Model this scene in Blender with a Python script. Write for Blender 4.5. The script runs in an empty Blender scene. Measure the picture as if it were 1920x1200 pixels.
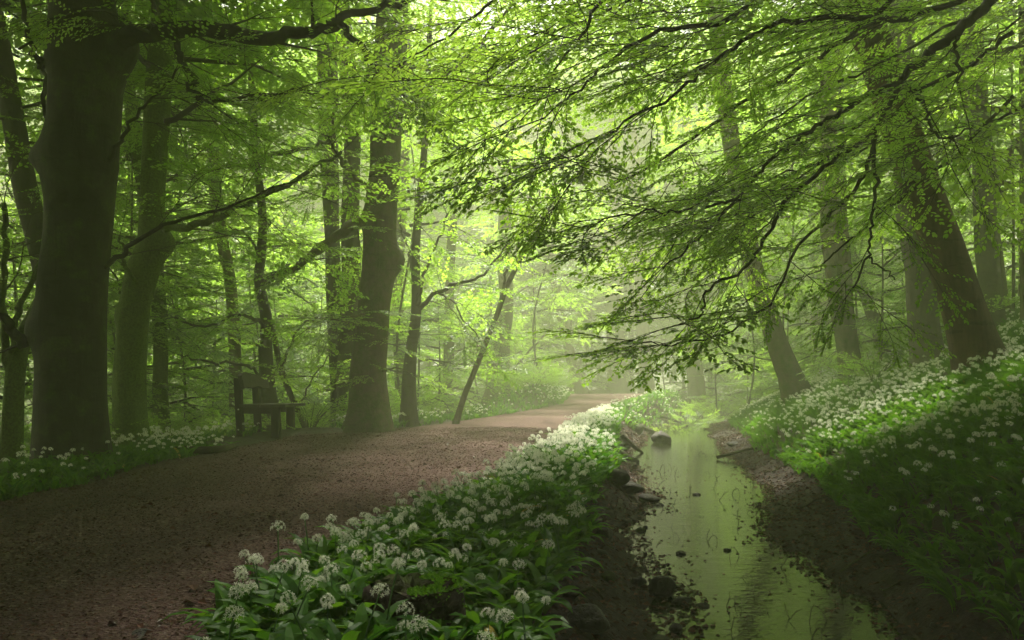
import bpy, math, random
import numpy as np
from mathutils import Vector, Matrix
SC = bpy.context.scene
COL = SC.collection
rad = math.radians

# ------------------------------------------------------------------ camera
F, CX, HY, EYE = 1400.0, 960.0, 735.0, 1.5
cam = bpy.data.objects.new("camera", bpy.data.cameras.new("camera"))
COL.objects.link(cam)
cam.location = (0, 0, EYE)
cam.rotation_euler = (rad(90), 0, 0)
cam.data.sensor_width = 36
cam.data.lens = 36 * F / 1920
cam.data.shift_y = (HY - 600) / 1920
cam.data.clip_start = 0.05
cam.data.clip_end = 500
SC.camera = cam

# ------------------------------------------------------------------ world, sun, exposure
SUN_EL, SUN_AZ = 60.0, 4.0          # degrees up, degrees right of the view axis (+Y)
w = bpy.data.worlds.new("World"); SC.world = w; w.use_nodes = True
nt = w.node_tree; nt.nodes.clear()
sky = nt.nodes.new("ShaderNodeTexSky"); sky.sky_type = 'NISHITA'; sky.sun_disc = False
sky.sun_elevation = rad(SUN_EL); sky.sun_rotation = rad(SUN_AZ)
sky.dust_density = 4.0; sky.air_density = 1.0; sky.ozone_density = 1.0
hs = nt.nodes.new("ShaderNodeHueSaturation"); hs.inputs['Saturation'].default_value = 0.25
bg = nt.nodes.new("ShaderNodeBackground"); bg.inputs['Strength'].default_value = 0.05
wo = nt.nodes.new("ShaderNodeOutputWorld")
nt.links.new(sky.outputs[0], hs.inputs['Color']); nt.links.new(hs.outputs[0], bg.inputs[0]); nt.links.new(bg.outputs[0], wo.inputs[0])
sl = bpy.data.lights.new("sun", 'SUN'); sl.energy = 5.0; sl.angle = rad(8); sl.color = (1.0, 0.94, 0.78)
so = bpy.data.objects.new("sun", sl); COL.objects.link(so)
d = Vector((math.sin(rad(SUN_AZ)) * math.cos(rad(SUN_EL)), math.cos(rad(SUN_AZ)) * math.cos(rad(SUN_EL)), math.sin(rad(SUN_EL))))
so.rotation_euler = d.to_track_quat('Z', 'Y').to_euler()
so.location = (0, 20, 30)
SC.view_settings.view_transform = 'Standard'; SC.view_settings.look = 'None'
SC.view_settings.gamma = 1; SC.view_settings.use_curve_mapping = False
SC.view_settings.exposure = 2.5
cy = SC.cycles
cy.max_bounces = 8; cy.diffuse_bounces = 4; cy.glossy_bounces = 3; cy.transmission_bounces = 4
cy.volume_bounces = 3; cy.transparent_max_bounces = 8
cy.caustics_reflective = False; cy.caustics_refractive = False
cy.sample_clamp_indirect = 4.0
cy.use_denoising = True

HAZE_DENSITY = 0.0138
HAZE_COLOR = (0.94, 0.985, 0.70, 1)  # yellow-green tint stands in for light filtered through the leaves
HAZE_G = 0.0

# ------------------------------------------------------------------ materials
def mat(name):
    m = bpy.data.materials.new(name); m.use_nodes = True
    t = m.node_tree; t.nodes.clear()
    out = t.nodes.new("ShaderNodeOutputMaterial")
    return m, t, out
def N(t, typ, **kw):
    n = t.nodes.new(typ)
    for k, v in kw.items(): n.inputs[k.replace('_', ' ')].default_value = v
    return n
def ramp(t, fac, stops):
    r = t.nodes.new("ShaderNodeValToRGB")
    e = r.color_ramp.elements
    while len(e) < len(stops): e.new(0.5)
    for i, (p, c) in enumerate(stops):
        e[i].position = p; e[i].color = (c[0], c[1], c[2], 1) if hasattr(c, '__len__') else (c, c, c, 1)
    t.links.new(fac, r.inputs[0]); return r.outputs[0]
def mixc(t, fac, a, b, mode='MIX'):
    m = t.nodes.new("ShaderNodeMix"); m.data_type = 'RGBA'; m.blend_type = mode
    for s, v in ((m.inputs[0], fac), (m.inputs[6], a), (m.inputs[7], b)):
        if isinstance(v, bpy.types.NodeSocket): t.links.new(v, s)
        else: s.default_value = v if not (hasattr(v, '__len__') and len(v) == 3) else (*v, 1)
    return m.outputs[2]
def coords(t, scale=(1, 1, 1), obj=False):
    g = t.nodes.new("ShaderNodeTexCoord") if obj else t.nodes.new("ShaderNodeNewGeometry")
    mp = t.nodes.new("ShaderNodeMapping"); mp.inputs['Scale'].default_value = scale
    t.links.new(g.outputs['Object' if obj else 'Position'], mp.inputs[0]); return mp.outputs[0]
def noise(t, vec, scale, detail=4, rough=0.55, dist=0.0):
    n = t.nodes.new("ShaderNodeTexNoise"); n.inputs['Scale'].default_value = scale
    n.inputs['Detail'].default_value = detail; n.inputs['Roughness'].default_value = rough; n.inputs['Distortion'].default_value = dist
    t.links.new(vec, n.inputs['Vector']); return n.outputs['Fac']
def bump(t, h, strength, dist, prev=None):
    b = t.nodes.new("ShaderNodeBump"); b.inputs['Strength'].default_value = strength; b.inputs['Distance'].default_value = dist
    t.links.new(h, b.inputs['Height'])
    if prev is not None: t.links.new(prev, b.inputs['Normal'])
    return b.outputs[0]

def leaf_mat(name, c0, c1, tr0, tr1, gloss=0.06, transfac=0.5, attr=True):
    m, t, out = mat(name)
    a = t.nodes.new("ShaderNodeAttribute"); a.attribute_name = "rnd"
    cd = ramp(t, a.outputs['Fac'], [(0, c0), (1, c1)])
    ct = ramp(t, a.outputs['Fac'], [(0, tr0), (1, tr1)])
    df = t.nodes.new("ShaderNodeBsdfDiffuse"); tl = t.nodes.new("ShaderNodeBsdfTranslucent"); gl = t.nodes.new("ShaderNodeBsdfGlossy")
    gl.inputs['Roughness'].default_value = 0.45; gl.inputs['Color'].default_value = (0.8, 0.85, 0.8, 1)
    t.links.new(cd, df.inputs[0]); t.links.new(ct, tl.inputs[0])
    m1 = t.nodes.new("ShaderNodeMixShader"); m1.inputs[0].default_value = transfac
    t.links.new(df.outputs[0], m1.inputs[1]); t.links.new(tl.outputs[0], m1.inputs[2])
    m2 = t.nodes.new("ShaderNodeMixShader"); m2.inputs[0].default_value = gloss
    t.links.new(m1.outputs[0], m2.inputs[1]); t.links.new(gl.outputs[0], m2.inputs[2])
    t.links.new(m2.outputs[0], out.inputs[0]); return m

def bark_mat(name, c0, c1, moss=0.3, mosscol=(0.05, 0.075, 0.012), ridge=18, bstr=0.6, zs=0.22):
    m, t, out = mat(name)
    p = coords(t, (1, 1, zs)); q = coords(t)
    n1 = noise(t, p, ridge, 6, 0.62, 0.4); n2 = noise(t, q, 2.3, 5, 0.6); n3 = noise(t, q, 45, 3, 0.6)
    n4 = noise(t, coords(t, (1, 1, 3.5)), 5.0, 3, 0.5)
    col = ramp(t, n1, [(0.3, c0), (0.68, c1)])
    col = mixc(t, 0.5, col, ramp(t, n2, [(0.3, [x * 0.55 for x in c0]), (0.7, [x * 1.35 for x in c1])]))
    col = mixc(t, ramp(t, n4, [(0.58, 0.0), (0.66, 0.45)]), col, [x * 0.4 for x in c0])
    ml = ramp(t, mixc(t, 0.5, n2, noise(t, q, 9, 5, 0.65)), [(0.62 - moss * 0.35, 0.0), (0.78 - moss * 0.35, 1.0)])
    mossc = ramp(t, n3, [(0.3, [x * 0.5 for x in mosscol]), (0.7, [x * 1.5 for x in mosscol])])
    col = mixc(t, ml, col, mossc)
    b = N(t, "ShaderNodeBsdfPrincipled", Roughness=0.9); b.inputs['Specular IOR Level'].default_value = 0.25
    t.links.new(col, b.inputs['Base Color'])
    bp = bump(t, n1, bstr, 0.03); bp = bump(t, n3, 0.5, 0.008, bp); bp = bump(t, n4, 0.3, 0.02, bp)
    t.links.new(bp, b.inputs['Normal']); t.links.new(b.outputs[0], out.inputs[0]); return m

def simple_mat(name, c0, c1, scale=8, rough=0.85, bstr=0.4, bdist=0.02, spec=0.3, detail=6, stretch=(1, 1, 1), bscale=None):
    m, t, out = mat(name)
    q = coords(t, stretch); n1 = noise(t, q, scale, detail, 0.65); n2 = noise(t, q, bscale or scale * 5, 5, 0.65)
    col = ramp(t, mixc(t, 0.5, n1, n2), [(0.35, c0), (0.65, c1)])
    b = N(t, "ShaderNodeBsdfPrincipled", Roughness=rough); b.inputs['Specular IOR Level'].default_value = spec
    t.links.new(col, b.inputs['Base Color'])
    bp = bump(t, n1, bstr, bdist * 2); bp = bump(t, n2, bstr, bdist, bp)
    t.links.new(bp, b.inputs['Normal']); t.links.new(b.outputs[0], out.inputs[0]); return m

M = {}
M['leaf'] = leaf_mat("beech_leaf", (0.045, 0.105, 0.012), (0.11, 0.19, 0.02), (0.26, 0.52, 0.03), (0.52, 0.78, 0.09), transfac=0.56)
M['leaf_lightened'] = leaf_mat("lightened_beech_leaf", (0.05, 0.12, 0.014), (0.12, 0.20, 0.022), (0.32, 0.60, 0.03), (0.60, 0.86, 0.10), transfac=0.6)  # copy of beech_leaf with raised transmission, so the overhang looks lit through
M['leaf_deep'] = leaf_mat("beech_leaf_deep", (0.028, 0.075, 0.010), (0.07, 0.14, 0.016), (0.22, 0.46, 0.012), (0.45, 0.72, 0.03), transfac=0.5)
M['garlic'] = leaf_mat("garlic_leaf", (0.024, 0.09, 0.008), (0.07, 0.18, 0.012), (0.06, 0.20, 0.008), (0.20, 0.42, 0.014), gloss=0.02, transfac=0.42)
M['yellow'] = leaf_mat("yellowed_leaf", (0.35, 0.28, 0.02), (0.45, 0.34, 0.03), (0.4, 0.3, 0.02), (0.5, 0.4, 0.03), transfac=0.35)
M['petal'] = leaf_mat("garlic_petal", (0.80, 0.80, 0.70), (0.90, 0.90, 0.82), (0.8, 0.8, 0.66), (0.9, 0.9, 0.8), gloss=0.02, transfac=0.42)
M['stalk'] = leaf_mat("garlic_stalk", (0.05, 0.14, 0.02), (0.08, 0.2, 0.03), (0.06, 0.16, 0.02), (0.1, 0.25, 0.03), transfac=0.2)
M['litter'] = leaf_mat("dead_leaf", (0.030, 0.012, 0.010), (0.15, 0.060, 0.045), (0.03, 0.012, 0.008), (0.08, 0.030, 0.02), gloss=0.03, transfac=0.12)
M['bark'] = bark_mat("beech_bark", (0.035, 0.032, 0.026), (0.085, 0.078, 0.062), 0.35, bstr=0.45)
M['bark_dark'] = bark_mat("dark_bark", (0.007, 0.006, 0.005), (0.050, 0.043, 0.032), 0.35, bstr=0.8, ridge=9, zs=.3)
M['bark_moss'] = bark_mat("mossy_bark", (0.04, 0.036, 0.028), (0.08, 0.07, 0.05), 1.0, mosscol=(0.085, 0.13, 0.02), bstr=0.8)
M['bark_ridge'] = bark_mat("ridged_bark", (0.022, 0.012, 0.009), (0.15, 0.088, 0.064), 0.2, ridge=20, bstr=1.0, zs=0.13)
M['bark_brown'] = bark_mat("brown_bark", (0.05, 0.034, 0.025), (0.15, 0.105, 0.075), 0.55, bstr=0.6)
M['bark_pale'] = bark_mat("pale_bark", (0.05, 0.044, 0.036), (0.12, 0.105, 0.085), 0.15, bstr=0.5, zs=0.12)
M['twig'] = simple_mat("twig_bark", (0.022, 0.018, 0.014), (0.05, 0.042, 0.032), 20)
M['wood'] = simple_mat("bench_wood", (0.014, 0.010, 0.008), (0.05, 0.037, 0.03), 6, stretch=(1, 1, 0.15), bstr=0.5, bdist=0.01)
M['wood_top'] = simple_mat("weathered_board", (0.03, 0.027, 0.019), (0.085, 0.078, 0.055), 7, bstr=0.4, bdist=0.008)
M['metal'] = simple_mat("bolt_metal", (0.5, 0.5, 0.47), (0.7, 0.7, 0.66), 20, rough=0.4)
M['plaque'] = simple_mat("brass_plaque", (0.45, 0.42, 0.18), (0.55, 0.5, 0.24), 20, rough=0.5)
M['stone'] = simple_mat("wet_stone", (0.010, 0.008, 0.007), (0.040, 0.030, 0.026), 5, rough=0.6, bstr=0.7, bdist=0.03, spec=0.25)
M['stone_moss'] = bark_mat("mossy_stone", (0.010, 0.008, 0.006), (0.035, 0.028, 0.022), 0.6, ridge=8, zs=1, bstr=0.7)
M['rot'] = bark_mat("rotten_wood", (0.014, 0.009, 0.007), (0.050, 0.030, 0.021), 0.45, ridge=20, zs=1, bstr=0.9)

def path_mat():
    m, t, out = mat("path_gravel")
    q = coords(t)
    v = t.nodes.new("ShaderNodeTexVoronoi"); v.inputs['Scale'].default_value = 55; t.links.new(coords(t, (1, 1.6, 1)), v.inputs['Vector'])
    v2 = t.nodes.new("ShaderNodeTexVoronoi"); v2.inputs['Scale'].default_value = 130; t.links.new(q, v2.inputs['Vector'])
    n1 = noise(t, q, 1.1, 5, 0.6); n2 = noise(t, q, 30, 5, 0.7)
    base = ramp(t, n2, [(0.3, (0.055, 0.028, 0.027)), (0.7, (0.125, 0.076, 0.069))])
    hsv = t.nodes.new("ShaderNodeSeparateColor"); t.links.new(v.outputs['Color'], hsv.inputs[0])
    chip = ramp(t, hsv.outputs[0], [(0.0, (0.05, 0.021, 0.021)), (0.6, (0.115, 0.066, 0.060)), (0.9, (0.20, 0.13, 0.115)), (1.0, (0.33, 0.26, 0.23))])
    c = mixc(t, 0.55, base, chip)
    c = mixc(t, ramp(t, noise(t, coords(t, (2.2, .5, 1)), 1.0, 6, .65), [(0.48, 0.0), (0.72, 0.6)]), c, (0.030, 0.016, 0.015))
    c = mixc(t, ramp(t, n1, [(0.35, 0.0), (0.7, 0.55)]), c, (0.075, 0.040, 0.036))
    b = N(t, "ShaderNodeBsdfPrincipled", Roughness=0.9); b.inputs['Specular IOR Level'].default_value = 0.12
    t.links.new(c, b.inputs['Base Color'])
    bp = bump(t, v.outputs['Distance'], 0.8, 0.02); bp = bump(t, v2.outputs['Distance'], 0.5, 0.008, bp); bp = bump(t, n2, 0.6, 0.02, bp)
    t.links.new(bp, b.inputs['Normal']); t.links.new(b.outputs[0], out.inputs[0]); return m
M['path'] = path_mat()
M['mud'] = simple_mat("wet_mud", (0.010, 0.0045, 0.0045), (0.042, 0.019, 0.017), 7, rough=0.7, bstr=0.9, bdist=0.03, spec=0.2, bscale=55)
M['soil'] = simple_mat("woodland_soil", (0.02, 0.018, 0.008), (0.05, 0.05, 0.018), 5, bstr=0.8, bdist=0.04)
def water_mat():
    m, t, out = mat("stream_water")
    q = coords(t, (1.0, 1.9, 1))
    n1 = noise(t, q, 7, 3, 0.5); n2 = noise(t, q, 28, 2, 0.5)
    b = N(t, "ShaderNodeBsdfPrincipled", Roughness=0.035, IOR=1.34)
    b.inputs['Base Color'].default_value = (0.022, 0.026, 0.012, 1)
    b.inputs['Specular IOR Level'].default_value = 0.5
    bp = bump(t, n1, 0.06, 0.04); bp = bump(t, n2, 0.05, 0.01, bp)
    t.links.new(bp, b.inputs['Normal']); t.links.new(b.outputs[0], out.inputs[0]); return m
M['water'] = water_mat()

# ------------------------------------------------------------------ tagging and mesh helpers
def tag(o, label=None, cat=None, group=None, kind=None):
    if label: o['label'] = label
    if cat: o['category'] = cat
    if group: o['group'] = group
    if kind: o['kind'] = kind
    return o
def empty(name, loc, label=None, cat=None, group=None):
    o = bpy.data.objects.new(name, None); COL.objects.link(o); o.location = loc; o.empty_display_size = 0.2
    return tag(o, label, cat, group)

class MB:
    """collects triangles; mats is a list of material keys"""
    def __init__(s, mats): s.mats = mats; s.V = []; s.Fc = []; s.mi = []; s.r = []; s.n = 0; s.sm = []
    def add(s, V, Fa, mi=0, rnd=0.5, smooth=False):
        V = np.asarray(V, np.float32).reshape(-1, 3); Fa = np.asarray(Fa, np.int32).reshape(-1, 3)
        s.V.append(V); s.Fc.append(Fa + s.n); s.mi.append(np.full(len(Fa), mi, np.int32)); s.sm.append(np.full(len(Fa), smooth, bool))
        s.r.append(np.broadcast_to(np.asarray(rnd, np.float32), (len(V),)).copy()); s.n += len(V)
    def tube(s, P, R, ns=8, mi=0, cap=False, bumps=(), rough=0.0, seed=0, lobes=None):
        P = np.asarray(P, float); R = np.asarray(R, float); n = len(P)
        T = np.gradient(P, axis=0); T /= np.linalg.norm(T, axis=1)[:, None] + 1e-9
        a = np.array([1.0, 0, 0]) if abs(T[0][0]) < 0.8 else np.array([0, 1.0, 0])
        B = np.zeros_like(P); Nn = np.zeros_like(P)
        for i in range(n):
            u = a - T[i] * a.dot(T[i]); u /= np.linalg.norm(u); a = u; Nn[i] = u; B[i] = np.cross(T[i], u)
        th = np.linspace(0, 2 * np.pi, ns, endpoint=False)
        rr = np.repeat(R[:, None], ns, 1)
        if rough:
            rg = np.random.RandomState(seed); ph = rg.rand(6) * 6.28; arc = np.concatenate([[0], np.cumsum(np.linalg.norm(np.diff(P, axis=0), axis=1))])
            for k, (kt, kz, am) in enumerate(((2, 1.1, 1), (3, 2.3, .7), (5, 3.1, .45), (1, 4.7, .5), (7, 1.7, .3))):
                rr = rr * (1 + rough * am * np.sin(kt * th[None] + kz * arc[:, None] + ph[k]))
        if lobes:
            gz, am, nk = lobes; hh = np.clip(P[:, 2] - gz, 0, None)[:, None]; rr = rr * (1 + am * np.exp(-hh / (R[0] * 1.1)) * np.clip(np.cos(nk * th[None] + seed), -.25, 1) ** 1)
        V = P[:, None] + rr[..., None] * (np.cos(th)[None, :, None] * Nn[:, None] + np.sin(th)[None, :, None] * B[:, None])
        for (bc, br, amp) in bumps:      # knobs: centre on the bark, radius, height
            bc = np.asarray(bc, float); dd = np.linalg.norm(V - bc, axis=2)
            out = V - P[:, None]; out /= np.linalg.norm(out, axis=2)[..., None] + 1e-9
            V = V + out * (amp * np.exp(-(dd / br) ** 2))[..., None]
        idx = np.arange(n * ns).reshape(n, ns); nx = np.roll(idx, -1, 1)
        q0, q1, q2, q3 = idx[:-1].ravel(), nx[:-1].ravel(), nx[1:].ravel(), idx[1:].ravel()
        Fa = np.concatenate([np.stack([q0, q1, q2], 1), np.stack([q0, q2, q3], 1)])
        V = V.reshape(-1, 3)
        if cap:
            V = np.vstack([V, P[:1], P[-1:]]); c0, c1 = n * ns, n * ns + 1
            Fa = np.vstack([Fa, np.stack([np.full(ns, c0), nx[0], idx[0]], 1), np.stack([np.full(ns, c1), idx[-1], nx[-1]], 1)])
        s.add(V, Fa, mi, 0.5, True)
    def build(s, name, parent=None, link=True):
        V = np.concatenate(s.V); Fa = np.concatenate(s.Fc)
        me = bpy.data.meshes.new(name)
        me.vertices.add(len(V)); me.vertices.foreach_set("co", V.ravel())
        me.loops.add(len(Fa) * 3); me.loops.foreach_set("vertex_index", Fa.ravel())
        me.polygons.add(len(Fa)); me.polygons.foreach_set("loop_start", np.arange(0, len(Fa) * 3, 3, dtype=np.int32))
        me.polygons.foreach_set("material_index", np.concatenate(s.mi)); me.polygons.foreach_set("use_smooth", np.concatenate(s.sm))
        for k in s.mats: me.materials.append(M[k])
        at = me.attributes.new("rnd", 'FLOAT', 'POINT'); at.data.foreach_set("value", np.concatenate(s.r))
        me.update(calc_edges=True)
        if not link: return me
        o = bpy.data.objects.new(name, me); COL.objects.link(o)
        if parent is not None: o.parent = parent; o.location = -parent.location
        return o
def child(name, me, parent, loc=(0, 0, 0), rot=(0, 0, 0), sc=1.0):
    o = bpy.data.objects.new(name, me); COL.objects.link(o); o.parent = parent
    o.location = loc; o.rotation_euler = rot; o.scale = (sc, sc, sc) if not hasattr(sc, '__len__') else sc
    return o

def catmull(P, n):
    P = np.asarray(P, float); m = len(P)
    if m == 2: t = np.linspace(0, 1, n)[:, None]; return P[0] * (1 - t) + P[1] * t
    Q = np.vstack([2 * P[0] - P[1], P, 2 * P[-1] - P[-2]])
    t = np.linspace(0, m - 1 - 1e-6, n); i = t.astype(int); f = (t - i)[:, None]
    a, b, c, e = Q[i], Q[i + 1], Q[i + 2], Q[i + 3]
    return 0.5 * ((2 * b) + (-a + c) * f + (2 * a - 5 * b + 4 * c - e) * f ** 2 + (-a + 3 * b - 3 * c + e) * f ** 3)

def at(px, py, Y): return np.array([(px - CX) / F * Y, Y, EYE - (py - HY) / F * Y])

def vnoise(x, y, seed=0):
    x = np.asarray(x, float); y = np.asarray(y, float)
    xi = np.floor(x).astype(np.int64); yi = np.floor(y).astype(np.int64); fx = x - xi; fy = y - yi
    fx = fx * fx * (3 - 2 * fx); fy = fy * fy * (3 - 2 * fy)
    def h(a, b):
        n = (a * 374761393 + b * 668265263 + seed * 982451653) & 0xffffffff
        n = ((n ^ (n >> 13)) * 1274126177) & 0xffffffff
        return ((n ^ (n >> 16)) & 0xffff) / 65535.0 * 2 - 1
    return (h(xi, yi) * (1 - fx) + h(xi + 1, yi) * fx) * (1 - fy) + (h(xi, yi + 1) * (1 - fx) + h(xi + 1, yi + 1) * fx) * fy
def fbm(x, y, s, o=4, seed=0):
    r = 0; a = 1.0
    for k in range(o): r = r + a * vnoise(x * s * 2 ** k, y * s * 2 ** k, seed + k); a *= 0.5
    return r

# ------------------------------------------------------------------ terrain
WATER_Z = 0.5
KN = np.array([
 # Y    pathL  pathR  vergeR waterL waterR garlicR
 [-15, -3.8, -.45, -.12, 0.5, 1.45, 1.62],
 [1.0, -3.8, -.46, -0.12, .50, 1.45, 1.62],
 [2.4, -3.7, -1.0, 0.08, .66, 1.50, 1.72],
 [3.0, -3.65, -.88, .18, .71, 1.56, 1.78],
 [3.6, -3.6, -.72, .26, .86, 1.78, 1.98],
 [4.4, -3.6, -.46, .38, .76, 1.72, 2.2],
 [5.5, -3.6, -.2, .58, .86, 1.85, 2.5],
 [6.2, -3.6, -.05, .72, 1.12, 2.05, 2.65],
 [7.2, -3.6, .12, .95, 1.3, 2.5, 2.9],
 [8.5, -3.6, .35, 1.15, 1.42, 2.7, 3.15],
 [11.2, -3.3, .85, 1.5, 1.68, 3.2, 3.7],
 [12.2, -2.5, 1.0, 1.7, 1.95, 3.5, 3.95],
 [14, -1.7, 1.35, 2.0, 2.5, 4.0, 4.45],
 [16, -.6, 1.8, 2.35, 2.75, 4.4, 4.95],
 [18.5, .5, 2.5, 2.9, 3.4, 4.9, 5.4],
 [21, 1.4, 3.3, 3.7, 4.2, 5.6, 6.2],
 [26, 2.0, 5.2, 5.5, 6.0, 7.4, 8.0],
 [30, 2.6, 6.4, 6.9, 7.4, 9.2, 9.8],
 [40, 8, 12, 12.6, 13.5, 15.5, 16.2],
 [75, 30, 34, 35, 36, 38, 39]])
def knots(Y):
    Y = np.asarray(Y, float)
    K = [np.interp(Y, KN[:, 0], KN[:, i]) for i in range(1, 7)]
    wob = [0.05 * fbm(Y * 0 + 3.3 * i, Y, 0.9, 3, 40 + i) for i in range(6)]
    wob[3] = 0.10 * fbm(Y * 0, Y, 1.1, 4, 63); wob[4] = 0.12 * fbm(Y * 0, Y, 1.0, 4, 64)
    g = np.exp(-((Y - 9) / 6.0) ** 2); wob[3] = wob[3] - .07 * g; wob[4] = wob[4] + .10 * g
    return [K[i] + wob[i] for i in range(6)]
PZ = np.array([[-15, .68], [2.4, .70], [6, .74], [11, .83], [14, .87], [16, .95], [20, 1.12], [26, 1.42], [30, 1.3], [40, 1.0], [75, 1.0]])
def sstep(t): t = np.clip(t, 0, 1); return t * t * (3 - 2 * t)
def height(x, Y):
    x = np.asarray(x, float); Y = np.asarray(Y, float)
    pl, pr, vr, wl, wr, gr = knots(Y); pz = np.interp(Y, PZ[:, 0], PZ[:, 1])
    cen = (pl + pr) / 2; hw = (pr - pl) / 2
    z = pz + 0.03 * (1 - np.clip(((x - cen) / hw), -1, 1) ** 2) + 0.012 * fbm(x, Y, 1.6, 5, 7)
    # left side of the path: a shelf, then the ground falls away
    dl = pl - x
    left = pz - 0.02 + 0.05 * sstep(dl / 0.5) * (1 - sstep((dl - 0.8) / 1)) - 0.28 * np.clip(dl - 0.9, 0, 7) + 0.1 * np.clip(dl - 16, 0, 60) + 0.06 * fbm(x, Y, 0.7, 4, 9)
    left = left + 0.5 * sstep((Y - 16) / 5) * sstep(dl / 0.9) * np.exp(-np.clip(dl, 0, 50) / 3.0)
    z = np.where(dl > 0, left, z)
    # verge between path and stream
    tv = (x - pr) / np.maximum(vr - pr, .05)
    verge = pz + 0.02 + 0.07 * np.sin(np.pi * np.clip(tv, 0, 1)) - 0.05 * np.clip(tv, 0, 1) + 0.02 * fbm(x, Y, 2.2, 4, 11)
    z = np.where(x > pr, verge, z)
    tb = (x - vr) / np.maximum(wl - vr, .05)
    zv = pz - 0.03
    bank = zv + (WATER_Z - zv) * sstep(np.clip(tb, 0, 1)) ** 0.8 + 0.035 * fbm(x, Y, 3.5, 5, 13) * np.sin(np.pi * np.clip(tb * .5 + .25, 0, 1))
    z = np.where(x > vr, bank, z)
    mid = (wl + wr) / 2; hwid = (wr - wl) / 2
    tw = np.clip(1 - np.abs(x - mid) / hwid, 0, 1)
    bed = WATER_Z - 0.20 * sstep(tw * 2.2) + 0.03 * fbm(x, Y, 4, 5, 15) * (1 - 0.6 * tw)
    z = np.where((x > wl) & (x < wr), bed, z)
    tm = (x - wr) / np.maximum(gr - wr, .05)
    mud = WATER_Z + 0.14 * np.clip(tm, 0, 1) ** 0.8 + 0.045 * fbm(x, Y, 3.2, 5, 17) * np.clip(0.35 + tm, 0, 1)
    z = np.where(x >= wr, mud, z)
    ds = x - gr
    far = sstep((Y - 24) / 10)
    slope = (WATER_Z + 0.14 + 0.12 * sstep(ds / .4) + (0.42 * (1 - far) + .12 * far) * np.minimum(np.clip(ds, 0, 60), 6.5) + 0.10 * np.clip(ds - 6.5, 0, 60) * (1 - far)
             + 0.08 * fbm(x, Y, 0.6, 4, 19) * sstep(ds / 1.5))
    z = np.where(ds > 0, slope, z)
    return z
def hz(x, y): return float(height(np.array([x]), np.array([y]))[0])

def terrain():
    Ys = np.unique(np.concatenate([np.linspace(-15, 1, 30), np.arange(1, 9, .045), np.arange(9, 16, .09), np.arange(16, 32, .22), np.linspace(32, 75, 40)]))
    K = knots(Ys)
    e0 = np.full_like(Ys, -60.0); e1 = K[0] - 1.4; e8 = K[5] + 7; e9 = np.full_like(Ys, 60.0)
    edges = [e0, e1] + K + [e8, e9]
    cnt = [60, 22, 60, 30, 20, 30, 20, 60, 60]
    zone = ['ground', 'garlic_bank', 'path', 'garlic_verge', 'stream_bank', 'stream_bed', 'mud_bank', 'hillside', 'hillside']
    sheets = {}
    for i in range(9):
        t = np.linspace(0, 1, cnt[i] + 1)
        if i == 0: t = 1 - (1 - t) ** 2.2
        if i == 8: t = t ** 2.2
        X = edges[i][:, None] * (1 - t) + edges[i + 1][:, None] * t
        YY = np.repeat(Ys[:, None], len(t), 1)
        e = 1e-4
        Xh = X.copy(); Xh[:, 0] += e; Xh[:, -1] -= e
        Z = height(Xh, YY)
        sheets[i] = [X, YY, Z]
    for i in range(8):     # weld the seams
        z = (sheets[i][2][:, -1] + sheets[i + 1][2][:, 0]) / 2; sheets[i][2][:, -1] = z; sheets[i + 1][2][:, 0] = z
    mm = {'ground': 'soil', 'garlic_bank': 'soil', 'path': 'path', 'garlic_verge': 'soil', 'stream_bank': 'mud', 'stream_bed': 'mud', 'mud_bank': 'mud', 'hillside': 'soil'}
    nm = {'garlic_bank': 'bank_soil', 'garlic_verge': 'verge_soil', 'hillside': 'hillside'}
    for i in range(9):
        if i == 8: continue
        X, YY, Z = sheets[i]
        if i == 7:
            X = np.hstack([X, sheets[8][0][:, 1:]]); YY = np.hstack([YY, sheets[8][1][:, 1:]]); Z = np.hstack([Z, sheets[8][2][:, 1:]])
        n, m = X.shape; V = np.stack([X, YY, Z], -1).reshape(-1, 3)
        idx = np.arange(n * m).reshape(n, m)
        a, b, c, dd = idx[:-1, :-1].ravel(), idx[:-1, 1:].ravel(), idx[1:, 1:].ravel(), idx[1:, :-1].ravel()
        mb = MB([mm[zone[i]]]); mb.add(V, np.concatenate([np.stack([a, b, c], 1), np.stack([a, c, dd], 1)]), 0, .5, True)
        o = mb.build(nm.get(zone[i], zone[i])); o['kind'] = 'structure'
    # water: a strip a little wider than the bed
    X = np.stack([K[3] - .35, (K[3] + K[4]) / 2, K[4] + .35], 1); YY = np.repeat(Ys[:, None], 3, 1)
    V = np.stack([X, YY, np.full_like(X, WATER_Z)], -1).reshape(-1, 3); n, m = X.shape; idx = np.arange(n * m).reshape(n, m)
    a, b, c, dd = idx[:-1, :-1].ravel(), idx[:-1, 1:].ravel(), idx[1:, 1:].ravel(), idx[1:, :-1].ravel()
    mb = MB(['water']); mb.add(V, np.concatenate([np.stack([a, b, c], 1), np.stack([a, c, dd], 1)]), 0, .5, True)
    o = mb.build("water"); o['kind'] = 'structure'
terrain()

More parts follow.
